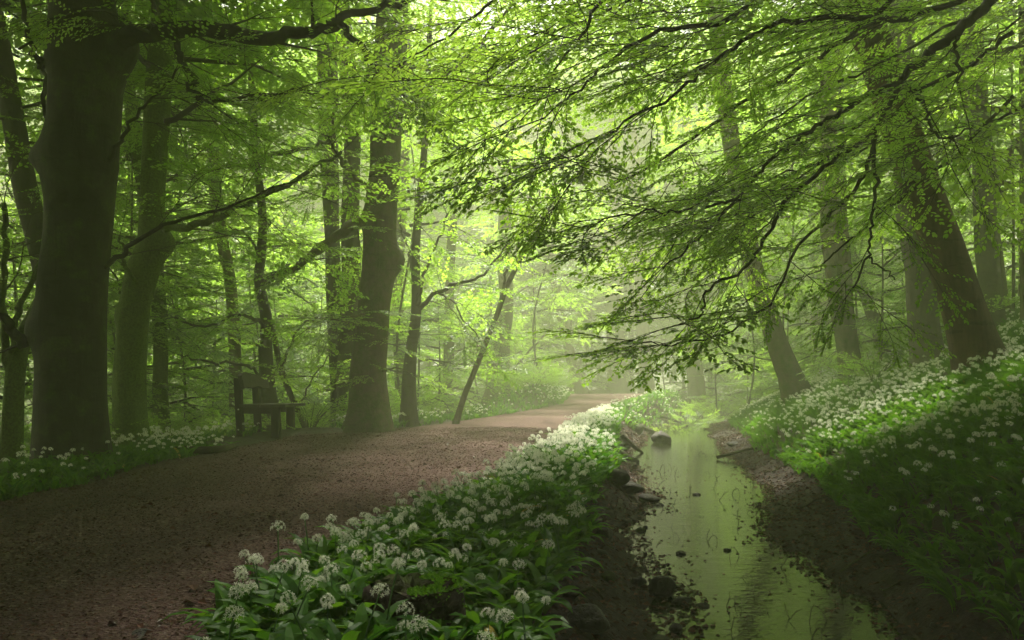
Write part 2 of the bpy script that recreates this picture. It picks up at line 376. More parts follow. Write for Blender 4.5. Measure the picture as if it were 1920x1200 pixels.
# ------------------------------------------------------------------ foliage
LEAF6 = np.array([[0, 0, 0], [.30, .27, .05], [.68, .25, .03], [1, 0, -.10], [.68, -.25, .03], [.30, -.27, .05]])
LF6 = np.array([[0, 2, 1], [0, 3, 2], [0, 4, 3], [0, 5, 4]])
LEAF4 = np.array([[0, 0, 0], [.48, .32, .06], [1, 0, -.08], [.48, -.32, .06]])
LF4 = np.array([[0, 2, 1], [0, 3, 2]])
def nrm(v): return v / (np.linalg.norm(v, axis=-1, keepdims=True) + 1e-9)
def frames(dx, nz):
    dx = nrm(dx); nz = nz - dx * (dx * nz).sum(-1, keepdims=True); nz = nrm(nz); return np.stack([dx, np.cross(nz, dx), nz], -1)  # columns
def make_spray(seed, L=.75, nside=9, leaf=.044, hi=True, dens=1.0):
    rg = np.random.RandomState(seed)
    tw = []; lp = []; ld = []; ls = []
    def axis(p, ang, Ln, n):
        pts = [p]; a = ang
        for i in range(n):
            a += rg.uniform(-.16, .16); p = p + np.array([math.cos(a), math.sin(a), rg.uniform(-.10, .04) - .05 * i / n]) * Ln / n; pts.append(p)
        return np.array(pts), a
    main, a = axis(np.zeros(3), 0, L, 7); tw.append((main, .0045, .0015))
    def leaves(P, ang0, Ln, st=.25):
        n = max(3, int(Ln / ((.030 if hi else .036) / dens))); side = rg.choice([-1, 1])
        for k in range(n):
            t = st + (1 - st) * (k + .7) / n; f = t * (len(P) - 1); i = min(int(f), len(P) - 2); p = P[i] + (P[i + 1] - P[i]) * (f - i)
            side = -side; aa = ang0 + side * rg.uniform(.55, 1.1) * (1 - .4 * t)
            lp.append(p); ld.append([math.cos(aa), math.sin(aa), rg.uniform(-.38, .12)]); ls.append(leaf * rg.uniform(.5, 1.25))
        lp.append(P[-1]); ld.append([math.cos(ang0), math.sin(ang0), -.15]); ls.append(leaf)
    side = 1
    for k in range(nside):
        t = .10 + .82 * k / nside; f = t * 7; i = int(f); p = main[i] + (main[i + 1] - main[i]) * (f - i); side = -side
        aa = side * rg.uniform(.6, .95); Ln = L * (.52 - .32 * t) * rg.uniform(.8, 1.25)
        P, _ = axis(p, aa, Ln, 3); tw.append((P, .0025, .001)); leaves(P, aa, Ln, .12)
    leaves(main, 0, L, .55)
    lp = np.array(lp); ld = np.array(ld); ls = np.array(ls)
    nz = np.stack([rg.normal(0, .28, len(lp)), rg.normal(0, .28, len(lp)), np.ones(len(lp))], -1)
    Rm = frames(ld, nz); base, ff = (LEAF6, LF6) if hi else (LEAF4, LF4)
    V = np.einsum('kij,vj->kvi', Rm, base) * ls[:, None, None] + lp[:, None]
    nb = len(base); Fa = (ff[None] + (np.arange(len(lp)) * nb)[:, None, None]).reshape(-1, 3)
    r = np.repeat(np.clip(rg.normal(.5, .22, len(lp)), 0, 1), nb)
    mb = MB(['twig'])
    for P, r0, r1 in tw: mb.tube(P, np.linspace(r0, r1, len(P)), 3)
    return V.reshape(-1, 3), Fa, r, np.concatenate(mb.V), np.concatenate(mb.Fc)
SPR = {'hi': [make_spray(s) for s in range(5)], 'mid': [make_spray(20 + s, .9, 9, .062, False, 1.0) for s in range(5)],
       'far': [make_spray(40 + s, 1.15, 6, .125, False, .5) for s in range(4)]}
def stamp(mb, pl, lod, rg, lm=0, wm=1, shade=0.0):
    """pl: list of (pos, dir, normal, scale)"""
    if not pl: return
    pos = np.array([p[0] for p in pl]); dx = np.array([p[1] for p in pl]); nz = np.array([p[2] for p in pl]); sc = np.array([p[3] for p in pl])
    R = frames(dx, nz); S = SPR[lod]; var = rg.randint(0, len(S), len(pl))
    for v in range(len(S)):
        k = np.where(var == v)[0]
        if not len(k): continue
        V, Fa, r, Vw, Fw = S[v]
        A = np.einsum('kij,vj->kvi', R[k] * sc[k][:, None, None], V) + pos[k][:, None]
        rr = np.clip(np.tile(r, (len(k), 1)) * .75 + rg.uniform(-.05, .35, (len(k), 1)) - shade, 0, 1)
        mb.add(A.reshape(-1, 3), (Fa[None] + (np.arange(len(k)) * len(V))[:, None, None]).reshape(-1, 3), lm, rr.ravel())
        W = np.einsum('kij,vj->kvi', R[k] * sc[k][:, None, None], Vw) + pos[k][:, None]
        mb.add(W.reshape(-1, 3), (Fw[None] + (np.arange(len(k)) * len(Vw))[:, None, None]).reshape(-1, 3), wm, .5)

UP = np.array([0, 0, 1.0])
def walk(p, d, L, n, rg, droop=.0, wig=.12):
    pts = [np.array(p, float)]; d = nrm(np.array(d, float))
    for i in range(n):
        d = nrm(d + rg.normal(0, wig, 3) + np.array([0, 0, -droop])); pts.append(pts[-1] + d * L / n)
    return np.array(pts)
def leafy(mb, P, rg, r0, r1, pl, bias=None, step=.42, sub=(.9, 1.7), spread=.9, start=.15, droop=.05, sstep_=.26, sscale=(.75, 1.15), nrmjit=.22, wm=1, sides=5, drawmain=True, vert=.25):
    """wood along P plus alternate side branches carrying flat sprays"""
    if drawmain: mb.tube(P, np.linspace(r0, r1, len(P)), sides, wm)
    seg = np.linalg.norm(np.diff(P, axis=0), axis=1); arc = np.concatenate([[0], np.cumsum(seg)]); L = arc[-1]
    s = L * start; side = rg.choice([-1, 1])
    while s < L:
        p = np.array([np.interp(s, arc, P[:, k]) for k in range(3)]); i = min(int(np.searchsorted(arc, s)), len(P) - 1); t = nrm(P[i] - P[i - 1])
        lat = nrm(np.cross(UP, t)); side = -side
        dd = nrm(t * rg.uniform(.5, 1.0) + lat * side * spread * rg.uniform(.7, 1.2) + np.array([0, 0, rg.normal(0, vert)]) + (bias if bias is not None else 0))
        ln = rg.uniform(*sub) * (1 - .45 * s / L)
        n = max(3, int(ln / .25)); Q = walk(p, dd, ln, n, rg, droop)
        rr = max(.004, (r0 + (r1 - r0) * s / L) * .45)
        mb.tube(Q, np.linspace(rr, .003, len(Q)), 4, wm)
        a2 = np.linspace(0, ln, len(Q)); u = sstep_ * rg.uniform(.3, 1); sd = rg.choice([-1, 1])
        while u < ln:
            q = np.array([np.interp(u, a2, Q[:, k]) for k in range(3)]); j = min(int(u / ln * n) + 1, n); tt = nrm(Q[j] - Q[j - 1]); l2 = nrm(np.cross(UP, tt)); sd = -sd
            d3 = nrm(tt * rg.uniform(.5, .9) + l2 * sd * rg.uniform(.35, .9) + np.array([0, 0, rg.normal(-.06, .12)]))
            pl.append((q, d3, UP + rg.normal(0, nrmjit, 3), rg.uniform(*sscale))); u += sstep_ * rg.uniform(.75, 1.3)
        pl.append((Q[-1], nrm(Q[-1] - Q[-2]), UP + rg.normal(0, nrmjit, 3), rg.uniform(*sscale)))
        s += step * rg.uniform(.7, 1.3)
    pl.append((P[-1], nrm(P[-1] - P[-2]), UP + rg.normal(0, nrmjit, 3), sscale[1]))

def crown_mesh(seed, lod, H, Rr, nl, leafkey, low=.35, up=.35, **kw):
    rg = np.random.RandomState(seed); mb = MB([leafkey, 'twig']); pl = []
    for i in range(nl):
        t = (i + rg.uniform(0, .8)) / nl; z = H * t; a = i * 2.4 + rg.uniform(-.4, .4)
        rr = Rr * (low + (1 - low) * math.sin(math.pi * min(1, .15 + .85 * t) ** .8)) * rg.uniform(.75, 1.15)
        P = walk((0, 0, z), (math.cos(a), math.sin(a), up * (1 + t)), rr, 7, rg, .06)
        leafy(mb, P, rg, .02 + .012 * Rr * (1 - t), .008, pl, **kw)
    stamp(mb, pl, lod, rg)
    print("crown", seed, len(pl)); return mb.build("crown", link=False)
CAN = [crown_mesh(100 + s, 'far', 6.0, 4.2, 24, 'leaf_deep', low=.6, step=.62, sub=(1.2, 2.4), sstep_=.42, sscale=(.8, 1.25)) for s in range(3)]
MID = [crown_mesh(200 + s, 'mid', 5.0, 2.8, 15, 'leaf', low=.5, up=.15, step=.5, sub=(.8, 1.6), sstep_=.34, droop=.05) for s in range(4)]
SAP = [crown_mesh(300 + s, 'mid', 3.4, 1.7, 11, 'leaf', low=.5, up=.15, step=.42, sub=(.5, 1.1), sstep_=.3, droop=.04) for s in range(4)]
print("verts sap", [len(m.vertices) for m in CAN + MID + SAP])

# ------------------------------------------------------------------ trees
TREEN = [0]
def tree(label, D, pts, bark, H=13, crown=None, cat="tree", name="beech_tree", group=None, flare=1.35, limbs=(), bumps=(), lean=.5, lean_d=0.0, rough=.05, sides=18, crowns=(), leafkey='leaf', lobe=.2, wk=1.0):
    """pts: (px, py, width px) from the base up at depth D (lean_d: how much farther off per metre of height)"""
    TREEN[0] += 1; rg = np.random.RandomState(TREEN[0] * 17)
    P = []; R = []
    for (px, py, wd) in pts:
        z = EYE - (py - HY) / F * D; Y = D + lean_d * max(0, z - 1)
        P.append(at(px, py, Y)); R.append(wd / F * Y / 2)
    P = np.array(P); R = np.array(R) * wk
    gz = hz(P[0][0], P[0][1])
    if P[0][2] > gz - .1:
        dirb = nrm(P[0] - P[1]) if len(P) > 1 else -UP
        k = (P[0][2] - (gz - .3)) / max(.3, -dirb[2]); b = P[0] + dirb * k
        if k < .6: P = np.vstack([b, P[1:]]); 
        else: P = np.vstack([b, P]); R = np.concatenate([[R[0]], R])
    root = empty(name, (P[0][0], P[0][1], gz), label, cat, group)
    # carry on above the picture
    tp = P[-1]; dr = nrm(P[-1] - P[-2]); dr = nrm(np.array([dr[0] * lean, dr[1] * lean, dr[2]]))
    if tp[2] < H:
        q = []; n = max(2, int((H - tp[2]) / 1.5)); L = (H - tp[2]) / n
        for i in range(n): tp = tp + dr * L / dr[2] + rg.normal(0, .05, 3) * (1, 1, 0); q.append(tp)
        P2 = np.vstack([P, q]); R2 = np.concatenate([R, np.linspace(R[-1] * .93, R[-1] * .3, n)])
    else: P2, R2 = P, R
    n = max(24, int((P2[-1][2] - P2[0][2]) / .13)); C = catmull(P2, n); RR = np.interp(np.linspace(0, len(P2) - 1, n), np.arange(len(P2)), R2)
    hgt = np.clip((C[:, 2] - gz), 0, None); RR = RR * (1 + (flare - 1) * np.exp(-hgt / (.8 * max(.3, RR[0] * 2))))
    mb = MB([bark]); mb.tube(C, RR, sides, 0, cap=True, rough=rough, seed=TREEN[0], lobes=(gz, lobe, 5) if sides > 12 else None, bumps=[(at(*b[0]), b[1], b[2]) for b in bumps])
    mb.build("trunk", root)
    for lb in limbs:
        lpts, r0, r1, leafyn = lb[:4]; kw = lb[4] if len(lb) > 4 else {}
        Q = catmull([at(*p) for p in lpts], max(8, len(lpts) * 4)); rl = np.random.RandomState(int(abs(lpts[0][0])) + int(lpts[0][1]))
        Q[1:-1] += rl.normal(0, .018, (len(Q) - 2, 3))
        mb = MB([bark]); mb.tube(Q, np.linspace(r0, r1, len(Q)), 8, 0, rough=.06, seed=3)
        mb.build("limb", root)
        if leafyn:
            mb = MB([kw.pop('leafkey', leafkey), 'twig']); pl = []; lod = kw.pop('lod', 'hi')
            leafy(mb, Q, rl, r1, r1, pl, drawmain=False, **kw); stamp(mb, pl, lod, rl); mb.build("foliage", root)
    for (me, zc, sc) in crowns:
        if D > 13 and me in CAN: me = MID[CAN.index(me)]; sc *= 1.25
        if (12.3 < D < 20 and 460 < pts[0][0] < 1480) or (12 < D < 20 and 1510 < pts[0][0] < 1760): continue
        k = int(np.argmin(np.abs(C[:, 2] - zc))); c = C[k]
        child("crown", me, root, (c[0] - root.location.x, c[1] - root.location.y, zc - gz), (0, 0, rg.uniform(0, 6.28)), sc)
    return root
def C_(k, zc, sc=1.0): return ((CAN if k < 10 else MID)[(k % 10) % (3 if k < 10 else 4)], zc, sc)
# --- left side
tree("massive dark smooth-barked beech with knobs and one big side limb, nearest tree on the left", 7.6,
     [(139, 885, 140), (137, 840, 133), (134, 760, 126), (133, 680, 125), (134, 600, 125), (139, 520, 122), (146, 450, 118), (150, 380, 122), (149, 300, 140), (156, 240, 128), (160, 170, 128), (162, 120, 134), (158, 60, 122), (155, 0, 116)],
     'bark_dark', H=13, flare=1.06, lobe=.05, wk=.95, rough=.015, sides=40, lean=.3,
     bumps=[((66, 618, 7.6), .2, .14), ((76, 298, 7.6), .15, .15), ((228, 82, 7.6), .24, .20), ((92, 122, 7.6), .12, .12)],
     limbs=[([(205, 88, 7.55), (255, 68, 7.4), (330, 52, 7.2), (420, 60, 7.0), (505, 70, 6.9), (580, 55, 6.9), (640, 40, 6.9)], .095, .045, True, dict(step=.5, sub=(.7, 1.5), start=.22, sstep_=.24)),
            ([(328, 55, 7.2), (330, 90, 7.15), (345, 125, 7.1), (365, 150, 7.1), (358, 168, 7.1), (375, 182, 7.0), (400, 190, 6.9), (480, 180, 6.8), (570, 168, 6.7)], .032, .012, True, dict(step=.3, sub=(.5, 1.1), start=.45, bias=(0, 0, .1))),
            ([(630, 40, 6.9), (665, 75, 6.9), (700, 115, 6.9), (725, 140, 6.9), (785, 152, 6.8)], .035, .012, True, dict(step=.3, sub=(.5, 1.1))),
            ([(615, 45, 6.9), (690, 20, 6.7), (790, 0, 6.5), (900, -30, 6.2)], .038, .015, True, dict(step=.3, sub=(.7, 1.4), start=.05)),
            ([(85, 122, 7.5), (68, 105, 7.3), (55, 60, 7.2), (42, 0, 7.1)], .03, .02, False),
            ([(88, 235, 7.6), (80, 175, 7.6), (84, 122, 7.6)], .02, .03, False),
            ([(70, 620, 7.6), (45, 640, 7.5), (20, 615, 7.4), (-10, 590, 7.3)], .07, .035, True, dict(step=.5, sub=(.5, .9), start=.4, bias=(-.6, 0, 0))),
            ([(205, 300, 7.5), (240, 240, 7.2), (270, 200, 7.0), (330, 130, 6.8)], .022, .01, True, dict(step=.3, sub=(.4, .8), start=.45, bias=(.9, .6, 0))),
            ([(198, 500, 7.5), (240, 460, 7.2), (300, 425, 7.0), (400, 400, 6.9), (535, 345, 6.8)], .026, .008, True, dict(step=.45, sub=(.5, 1.1), start=.4, sscale=(.6, .9)))],
     crowns=[C_(0, 6.8, 1.05), C_(1, 8.6, .95)])
tree("slanting slim dark trunk crossing behind the massive near beech", 9.8, [(120, 640, 42), (98, 560, 42), (80, 480, 40), (55, 380, 40), (30, 260, 38), (5, 110, 36), (-15, 0, 34)], 'bark', H=12, lean=.6, crowns=[C_(1, 6.6, .8), (MID[1], 4.6, .5)])
tree("dark multi-stemmed tree at the far left edge, beside the massive beech", 8.2, [(15, 900, 42), (22, 800, 36), (30, 700, 32), (42, 640, 30), (62, 600, 28)], 'bark_moss', H=3.2, lean=1.0,
     limbs=[([(28, 720, 8.2), (10, 650, 8.1), (4, 560, 8.0), (12, 470, 8.0), (6, 380, 7.9)], .05, .025, True, dict(step=.5, sub=(.6, 1.1))),
            ([(20, 660, 8.1), (40, 570, 8.0), (78, 490, 7.9), (92, 430, 7.9)], .035, .02, False), ([(6, 600, 8.0), (-30, 480, 8.0), (-60, 300, 8)], .05, .03, True, {})])
tree("thick mossy trunk with a swollen burl, second from the massive beech", 9.6,
     [(245, 860, 58), (243, 780, 54), (243, 700, 54), (247, 620, 52), (256, 560, 53), (270, 510, 58), (286, 460, 54), (284, 400, 46), (288, 320, 45), (292, 250, 45), (300, 150, 46), (308, 0, 42)],
     'bark_moss', H=12, flare=1.25, rough=.06, bumps=[((308, 455, 9.6), .17, .12), ((222, 590, 9.6), .14, .06)],
     limbs=[([(262, 540, 9.5), (235, 500, 9.3), (232, 480, 9.2), (225, 440, 9.0)], .03, .015, True, dict(sub=(.5, .9), sscale=(.6, .9))),
            ([(305, 430, 9.5), (380, 420, 9.2), (450, 385, 9.0), (560, 330, 8.8), (640, 285, 8.6)], .05, .02, True, dict(step=.45, sub=(.7, 1.3), lod='mid'))],
     crowns=[C_(2, 6.8, .9), C_(12, 4.9, .8)])
tree("slender mossy trunk just behind the burled trunk", 12.5, [(305, 815, 32), (300, 740, 28), (302, 660, 27), (296, 560, 27), (290, 480, 26), (275, 380, 24), (252, 260, 22), (240, 120, 20), (236, 0, 18)], 'bark_moss', H=12, crowns=[C_(10, 5.5, 1.0), C_(13, 3.3, .7)])
tree("straight slender brownish trunk standing behind the bench back", 15.5, [(442, 760, 24), (441, 700, 22), (438, 600, 22), (430, 520, 22), (415, 440, 22), (404, 350, 22), (396, 230, 20), (392, 100, 18), (390, 0, 16)], 'bark_brown', H=13, crowns=[C_(2, 8.5, .9), C_(12, 5.4, .9)])
tree("crooked dark tree rising directly behind the bench seat", 13.0,
     [(506, 775, 34), (503, 730, 27), (499, 660, 23), (500, 600, 22), (492, 560, 20), (484, 525, 17), (489, 480, 18), (493, 420, 16), (487, 350, 15), (479, 290, 13)], 'bark', H=9, flare=1.2,
     limbs=[([(489, 530, 13), (520, 515, 12.8), (560, 495, 12.6), (600, 465, 12.4), (640, 435, 12.3), (672, 415, 12.2)], .05, .06, True, dict(step=.9, sub=(.5, 1.0), lod='mid')),
            ([(500, 610, 13), (470, 595, 12.6), (440, 592, 12.4), (380, 612, 12.2), (330, 598, 12)], .035, .012, True, dict(sub=(.5, .9), lod='mid')),
            ([(503, 715, 13), (470, 690, 12.6), (430, 682, 12.4), (380, 678, 12.2), (335, 665, 12)], .03, .012, True, dict(sub=(.4, .8), step=.7, lod='mid')),
            ([(506, 710, 13), (530, 680, 12.7), (556, 620, 12.5), (590, 600, 12.2), (640, 592, 12)], .03, .012, True, dict(sub=(.5, .9), lod='mid')),
            ([(484, 300, 13), (520, 290, 12.5), (590, 275, 12), (640, 240, 11.8)], .04, .02, True, dict(sub=(.6, 1.2), lod='mid')),
            ([(484, 470, 13), (462, 440, 12.7), (430, 425, 12.5)], .025, .01, True, dict(sub=(.5, .9), lod='mid'))], crowns=[C_(13, 5.2, .9)])
tree("slim slanting stem growing out low behind the bench, leaning left", 12.8, [(572, 800, 9), (545, 740, 10), (527, 690, 11), (518, 650, 10), (508, 600, 8)], 'bark', H=2.6,
     limbs=[([(556, 770, 12.8), (575, 730, 12.6), (600, 690, 12.4), (640, 640, 12.2)], .016, .008, True, dict(sub=(.5, .9), lod='mid'))])
# --- middle
tree("tall straight grey trunk, left one of the pair behind the big middle beech", 14.5, [(645, 800, 42), (637, 720, 34), (632, 640, 32), (627, 560, 31), (624, 480, 29), (621, 400, 29), (618, 300, 34), (614, 150, 36), (612, 0, 34)], 'bark', H=13, crowns=[C_(0, 8.4, 1.0)])
tree("tall mossy trunk, right one of the pair, partly hidden by the big middle beech", 14.0, [(655, 800, 44), (652, 700, 38), (655, 600, 37), (658, 500, 34), (657, 400, 34), (660, 250, 32), (650, 100, 30), (640, 0, 28)], 'bark', H=13, crowns=[C_(1, 8.2, .9)])
tree("big grey-brown beech with a burl in the middle left, standing at the path edge", 12.2,
     [(688, 808, 76), (690, 770, 66), (690, 700, 64), (696, 640, 62), (701, 580, 60), (707, 530, 62), (712, 490, 68), (712, 440, 62), (716, 380, 60), (722, 320, 56), (724, 230, 58), (731, 130, 60), (737, 0, 58)],
     'bark_brown', H=14, flare=1.3, rough=.02, sides=32, bumps=[((746, 488, 12.2), .20, .12), ((676, 415, 12.2), .16, .09)],
     limbs=[([(690, 412, 12.1), (660, 422, 11.9), (630, 445, 11.8), (600, 468, 11.7), (575, 488, 11.6), (540, 510, 11.5)], .10, .03, True, dict(step=.8, sub=(.4, .8), lod='mid')),
            ([(690, 355, 12.0), (660, 325, 11.6), (632, 290, 11.4), (620, 250, 11.2), (640, 170, 11)], .04, .02, True, dict(sub=(.7, 1.4), step=.4)),
            ([(720, 250, 12.0), (780, 180, 11.2), (850, 130, 10.6), (920, 60, 10), (980, -20, 9.5)], .06, .02, True, dict(sub=(.9, 1.8), step=.4)),
            ([(690, 590, 12.1), (650, 596, 11.2), (600, 600, 10.9)], .025, .008, True, dict(sub=(.5, .9), sscale=(.6, .9))),
            ([(700, 640, 12.1), (690, 625, 11.4), (650, 605, 11.0), (620, 615, 10.8)], .02, .006, True, dict(sub=(.4, .8), sscale=(.6, .9))),
            ([(715, 700, 12.1), (740, 690, 11.6), (775, 700, 11.3)], .014, .006, True, dict(sub=(.35, .6), sscale=(.5, .8)))],
     crowns=[(MID[0], 6.6, .9)])
tree("forked slim tree right of the big middle beech", 13.8, [(766, 790, 30), (766, 730, 26), (768, 690, 24), (773, 640, 21), (780, 590, 20), (781, 540, 18), (779, 470, 16), (787, 380, 14), (796, 280, 12), (802, 180, 11)], 'bark', H=9,
     limbs=[([(779, 590, 13.8), (788, 550, 13.7), (800, 500, 13.6), (820, 455, 13.4), (840, 400, 13)], .04, .015, True, dict(sub=(.5, 1.0), start=.5, lod='mid')),
            ([(783, 585, 13.8), (810, 555, 13.5), (850, 533, 13.2), (895, 522, 13.0), (935, 480, 12.6), (960, 445, 12.4)], .045, .012, True, dict(sub=(.5, 1.0), start=.3, step=.6, lod='mid')),
            ([(820, 548, 13.4), (850, 565, 13.2), (872, 600, 13), (900, 640, 12.8)], .022, .01, True, dict(sub=(.4, .7), step=.6, lod='mid')),
            ([(776, 480, 13.8), (755, 440, 13.6), (748, 400, 13.4)], .02, .01, True, dict(sub=(.5, .8), lod='mid'))], crowns=[C_(11, 5.6, .8)])
tree("slim leaning sapling forked at its top, leaning right over the path edge", 14.2, [(858, 782, 13), (868, 750, 11), (884, 710, 10), (900, 670, 10), (915, 632, 9.5), (932, 590, 9), (944, 552, 10), (956, 525, 9), (980, 480, 8), (1008, 435, 7), (1030, 390, 6), (1045, 362, 5)], 'bark_brown', H=3.0, flare=1.1, lean=1,
     limbs=[([(945, 548, 14.2), (948, 500, 14.1), (965, 470, 14.0), (985, 430, 13.9), (1000, 390, 13.8), (1012, 360, 13.7)], .03, .012, True, dict(sub=(.5, .9), start=.6, lod='mid')),
            ([(1000, 445, 14.2), (1030, 400, 14), (1050, 350, 13.8), (1060, 300, 13.6)], .015, .008, True, dict(sub=(.5, 1.0), start=.2, lod='mid')),
            ([(905, 652, 14.2), (890, 640, 13.9), (860, 600, 13.6), (835, 560, 13.4)], .012, .006, True, dict(sub=(.4, .7), start=.4, lod='mid'))])
tree("hazy trunk seen between the big middle beech and the forked slim tree", 21, [(752, 770, 26), (752, 700, 25), (748, 620, 25), (744, 540, 24), (752, 400, 22), (760, 200, 20)], 'bark_brown', H=13, crowns=[(MID[0], 8.8, 1.1)])
tree("hazy mossy trunk standing left of the leaning sapling", 24, [(840, 785, 22), (841, 700, 19), (842, 600, 19), (845, 480, 18), (850, 380, 17)], 'bark_brown', H=14, crowns=())
tree("stout hazy trunk with one curved side limb, behind the leaning sapling", 24.5, [(935, 750, 40), (938, 690, 33), (943, 630, 30), (950, 570, 27), (945, 470, 25), (950, 360, 22)], 'bark_brown', H=13, flare=1.4,
     limbs=[([(940, 612, 24.5), (915, 604, 24.2), (880, 612, 24), (850, 612, 23.8), (820, 600, 23.6), (795, 592, 23.5)], .14, .07, False), ([(938, 740, 24.2), (960, 700, 24), (990, 660, 24), (1020, 630, 24)], .06, .03, True, dict(lod='mid'))], crowns=())
tree("thin pale hazy trunk close left of the stout hazy trunk", 28, [(916, 750, 9), (916, 680, 9), (918, 600, 8), (922, 450, 7)], 'bark_brown', H=13, crowns=())
tree("faint leaning trunk where the path bends away", 31, [(1088, 735, 26), (1080, 700, 22), (1070, 670, 20), (1060, 620, 19), (1040, 520, 18)], 'bark_brown', H=14, crowns=())
tree("wide faint trunk behind the end of the path", 35, [(1160, 738, 42), (1158, 690, 36), (1155, 640, 34), (1150, 500, 30)], 'bark_brown', H=15, crowns=())
tree("faint trunk right of the end of the path, second of the hazy pair", 34, [(1212, 738, 30), (1210, 690, 26), (1205, 620, 24), (1200, 480, 22)], 'bark_brown', H=15, crowns=())
tree("faint grey trunk rising behind the green shrub by the stream bend", 30, [(1305, 720, 30), (1300, 650, 27), (1296, 560, 26), (1290, 420, 24)], 'bark_brown', H=15, crowns=())
# --- right side
tree("leaning grey-brown beech standing right on the stream bank, leaning left", 17.0,
     [(1497, 748, 50), (1480, 700, 41), (1458, 645, 38), (1440, 590, 37), (1424, 540, 36), (1408, 480, 35), (1395, 400, 34), (1378, 310, 32), (1362, 200, 31), (1348, 90, 30), (1340, 0, 28)],
     'bark_brown', H=15, flare=1.25, lean=.6, rough=.02, crowns=[(MID[2], 8.6, 1.2), (CAN[1], 10.5, .9)])
tree("pale hazy trunk with mossy foot behind the leaning stream-bank beech", 25, [(1540, 700, 34), (1540, 620, 30), (1536, 520, 28), (1530, 380, 26)], 'bark_pale', H=14, crowns=[(MID[0], 8, 1.3)])
tree("thin white birch trunk glimpsed in the haze", 31, [(1521, 700, 9), (1522, 640, 8), (1525, 570, 8), (1528, 450, 7)], 'bark_pale', H=11, name="birch_tree", crowns=[(SAP[2], 7, 1.3)])
tree("upright brown trunk between the two leaning trunks on the right", 15.5, [(1598, 705, 42), (1590, 650, 38), (1580, 590, 40), (1572, 520, 44), (1566, 440, 46), (1562, 340, 44), (1560, 200, 42), (1558, 0, 38)], 'bark_brown', H=13, crowns=[C_(1, 8.0, 1.0)])
tree("slanting thin trunk leaning left behind the upright brown trunk", 19, [(1680, 700, 24), (1655, 640, 22), (1635, 590, 20), (1610, 520, 19), (1585, 430, 18)], 'bark', H=11, lean=.7, crowns=[(MID[3], 7.0, 1.0)])
tree("smooth grey trunk just left behind the large leaning trunk", 12.2, [(1740, 690, 54), (1734, 620, 50), (1726, 550, 49), (1718, 480, 49), (1710, 420, 48), (1703, 370, 46), (1695, 250, 44), (1690, 100, 42)], 'bark_pale', H=13, flare=1.2)
tree("large leaning tree with ridged reddish bark on the right bank", 9.0,
     [(1836, 690, 92), (1826, 650, 84), (1806, 580, 78), (1788, 520, 76), (1768, 460, 75), (1745, 400, 73), (1722, 340, 72), (1702, 280, 71), (1682, 220, 70), (1660, 150, 69), (1640, 90, 68), (1620, 30, 66), (1610, -20, 64)],
     'bark_ridge', H=13, flare=1.2, wk=.92, lean=.6, rough=.015, sides=36, crowns=[C_(1, 8.8, .9)])
tree("smooth upright grey trunk behind the large leaning trunk, on the hill crest", 13.8, [(1860, 600, 42), (1856, 530, 38), (1850, 460, 38), (1846, 380, 36), (1842, 300, 34), (1836, 200, 32), (1828, 90, 31), (1822, 0, 30)], 'bark', H=13, flare=1.2,
     limbs=[([(1850, 365, 13.7), (1890, 355, 13.4), (1930, 330, 13)], .04, .02, True, dict(lod='mid')), ([(1848, 290, 13.7), (1800, 260, 13.4), (1750, 240, 13)], .035, .015, True, dict(lod='mid'))], crowns=[C_(2, 7.6, 1.0)])
tree("narrow reddish-grey trunk half hidden behind the smooth upright trunk", 15.5, [(1880, 575, 22), (1872, 500, 21), (1862, 420, 20), (1850, 300, 30), (1800, 120, 24)], 'bark_brown', H=13, crowns=[C_(0, 8.5, .9)])
tree("slender trunk cut by the right edge of the photo", 12.0, [(1922, 560, 14), (1921, 450, 14), (1920, 340, 14), (1918, 150, 13)], 'bark_brown', H=11, crowns=[(MID[1], 5.6, 1.0)])
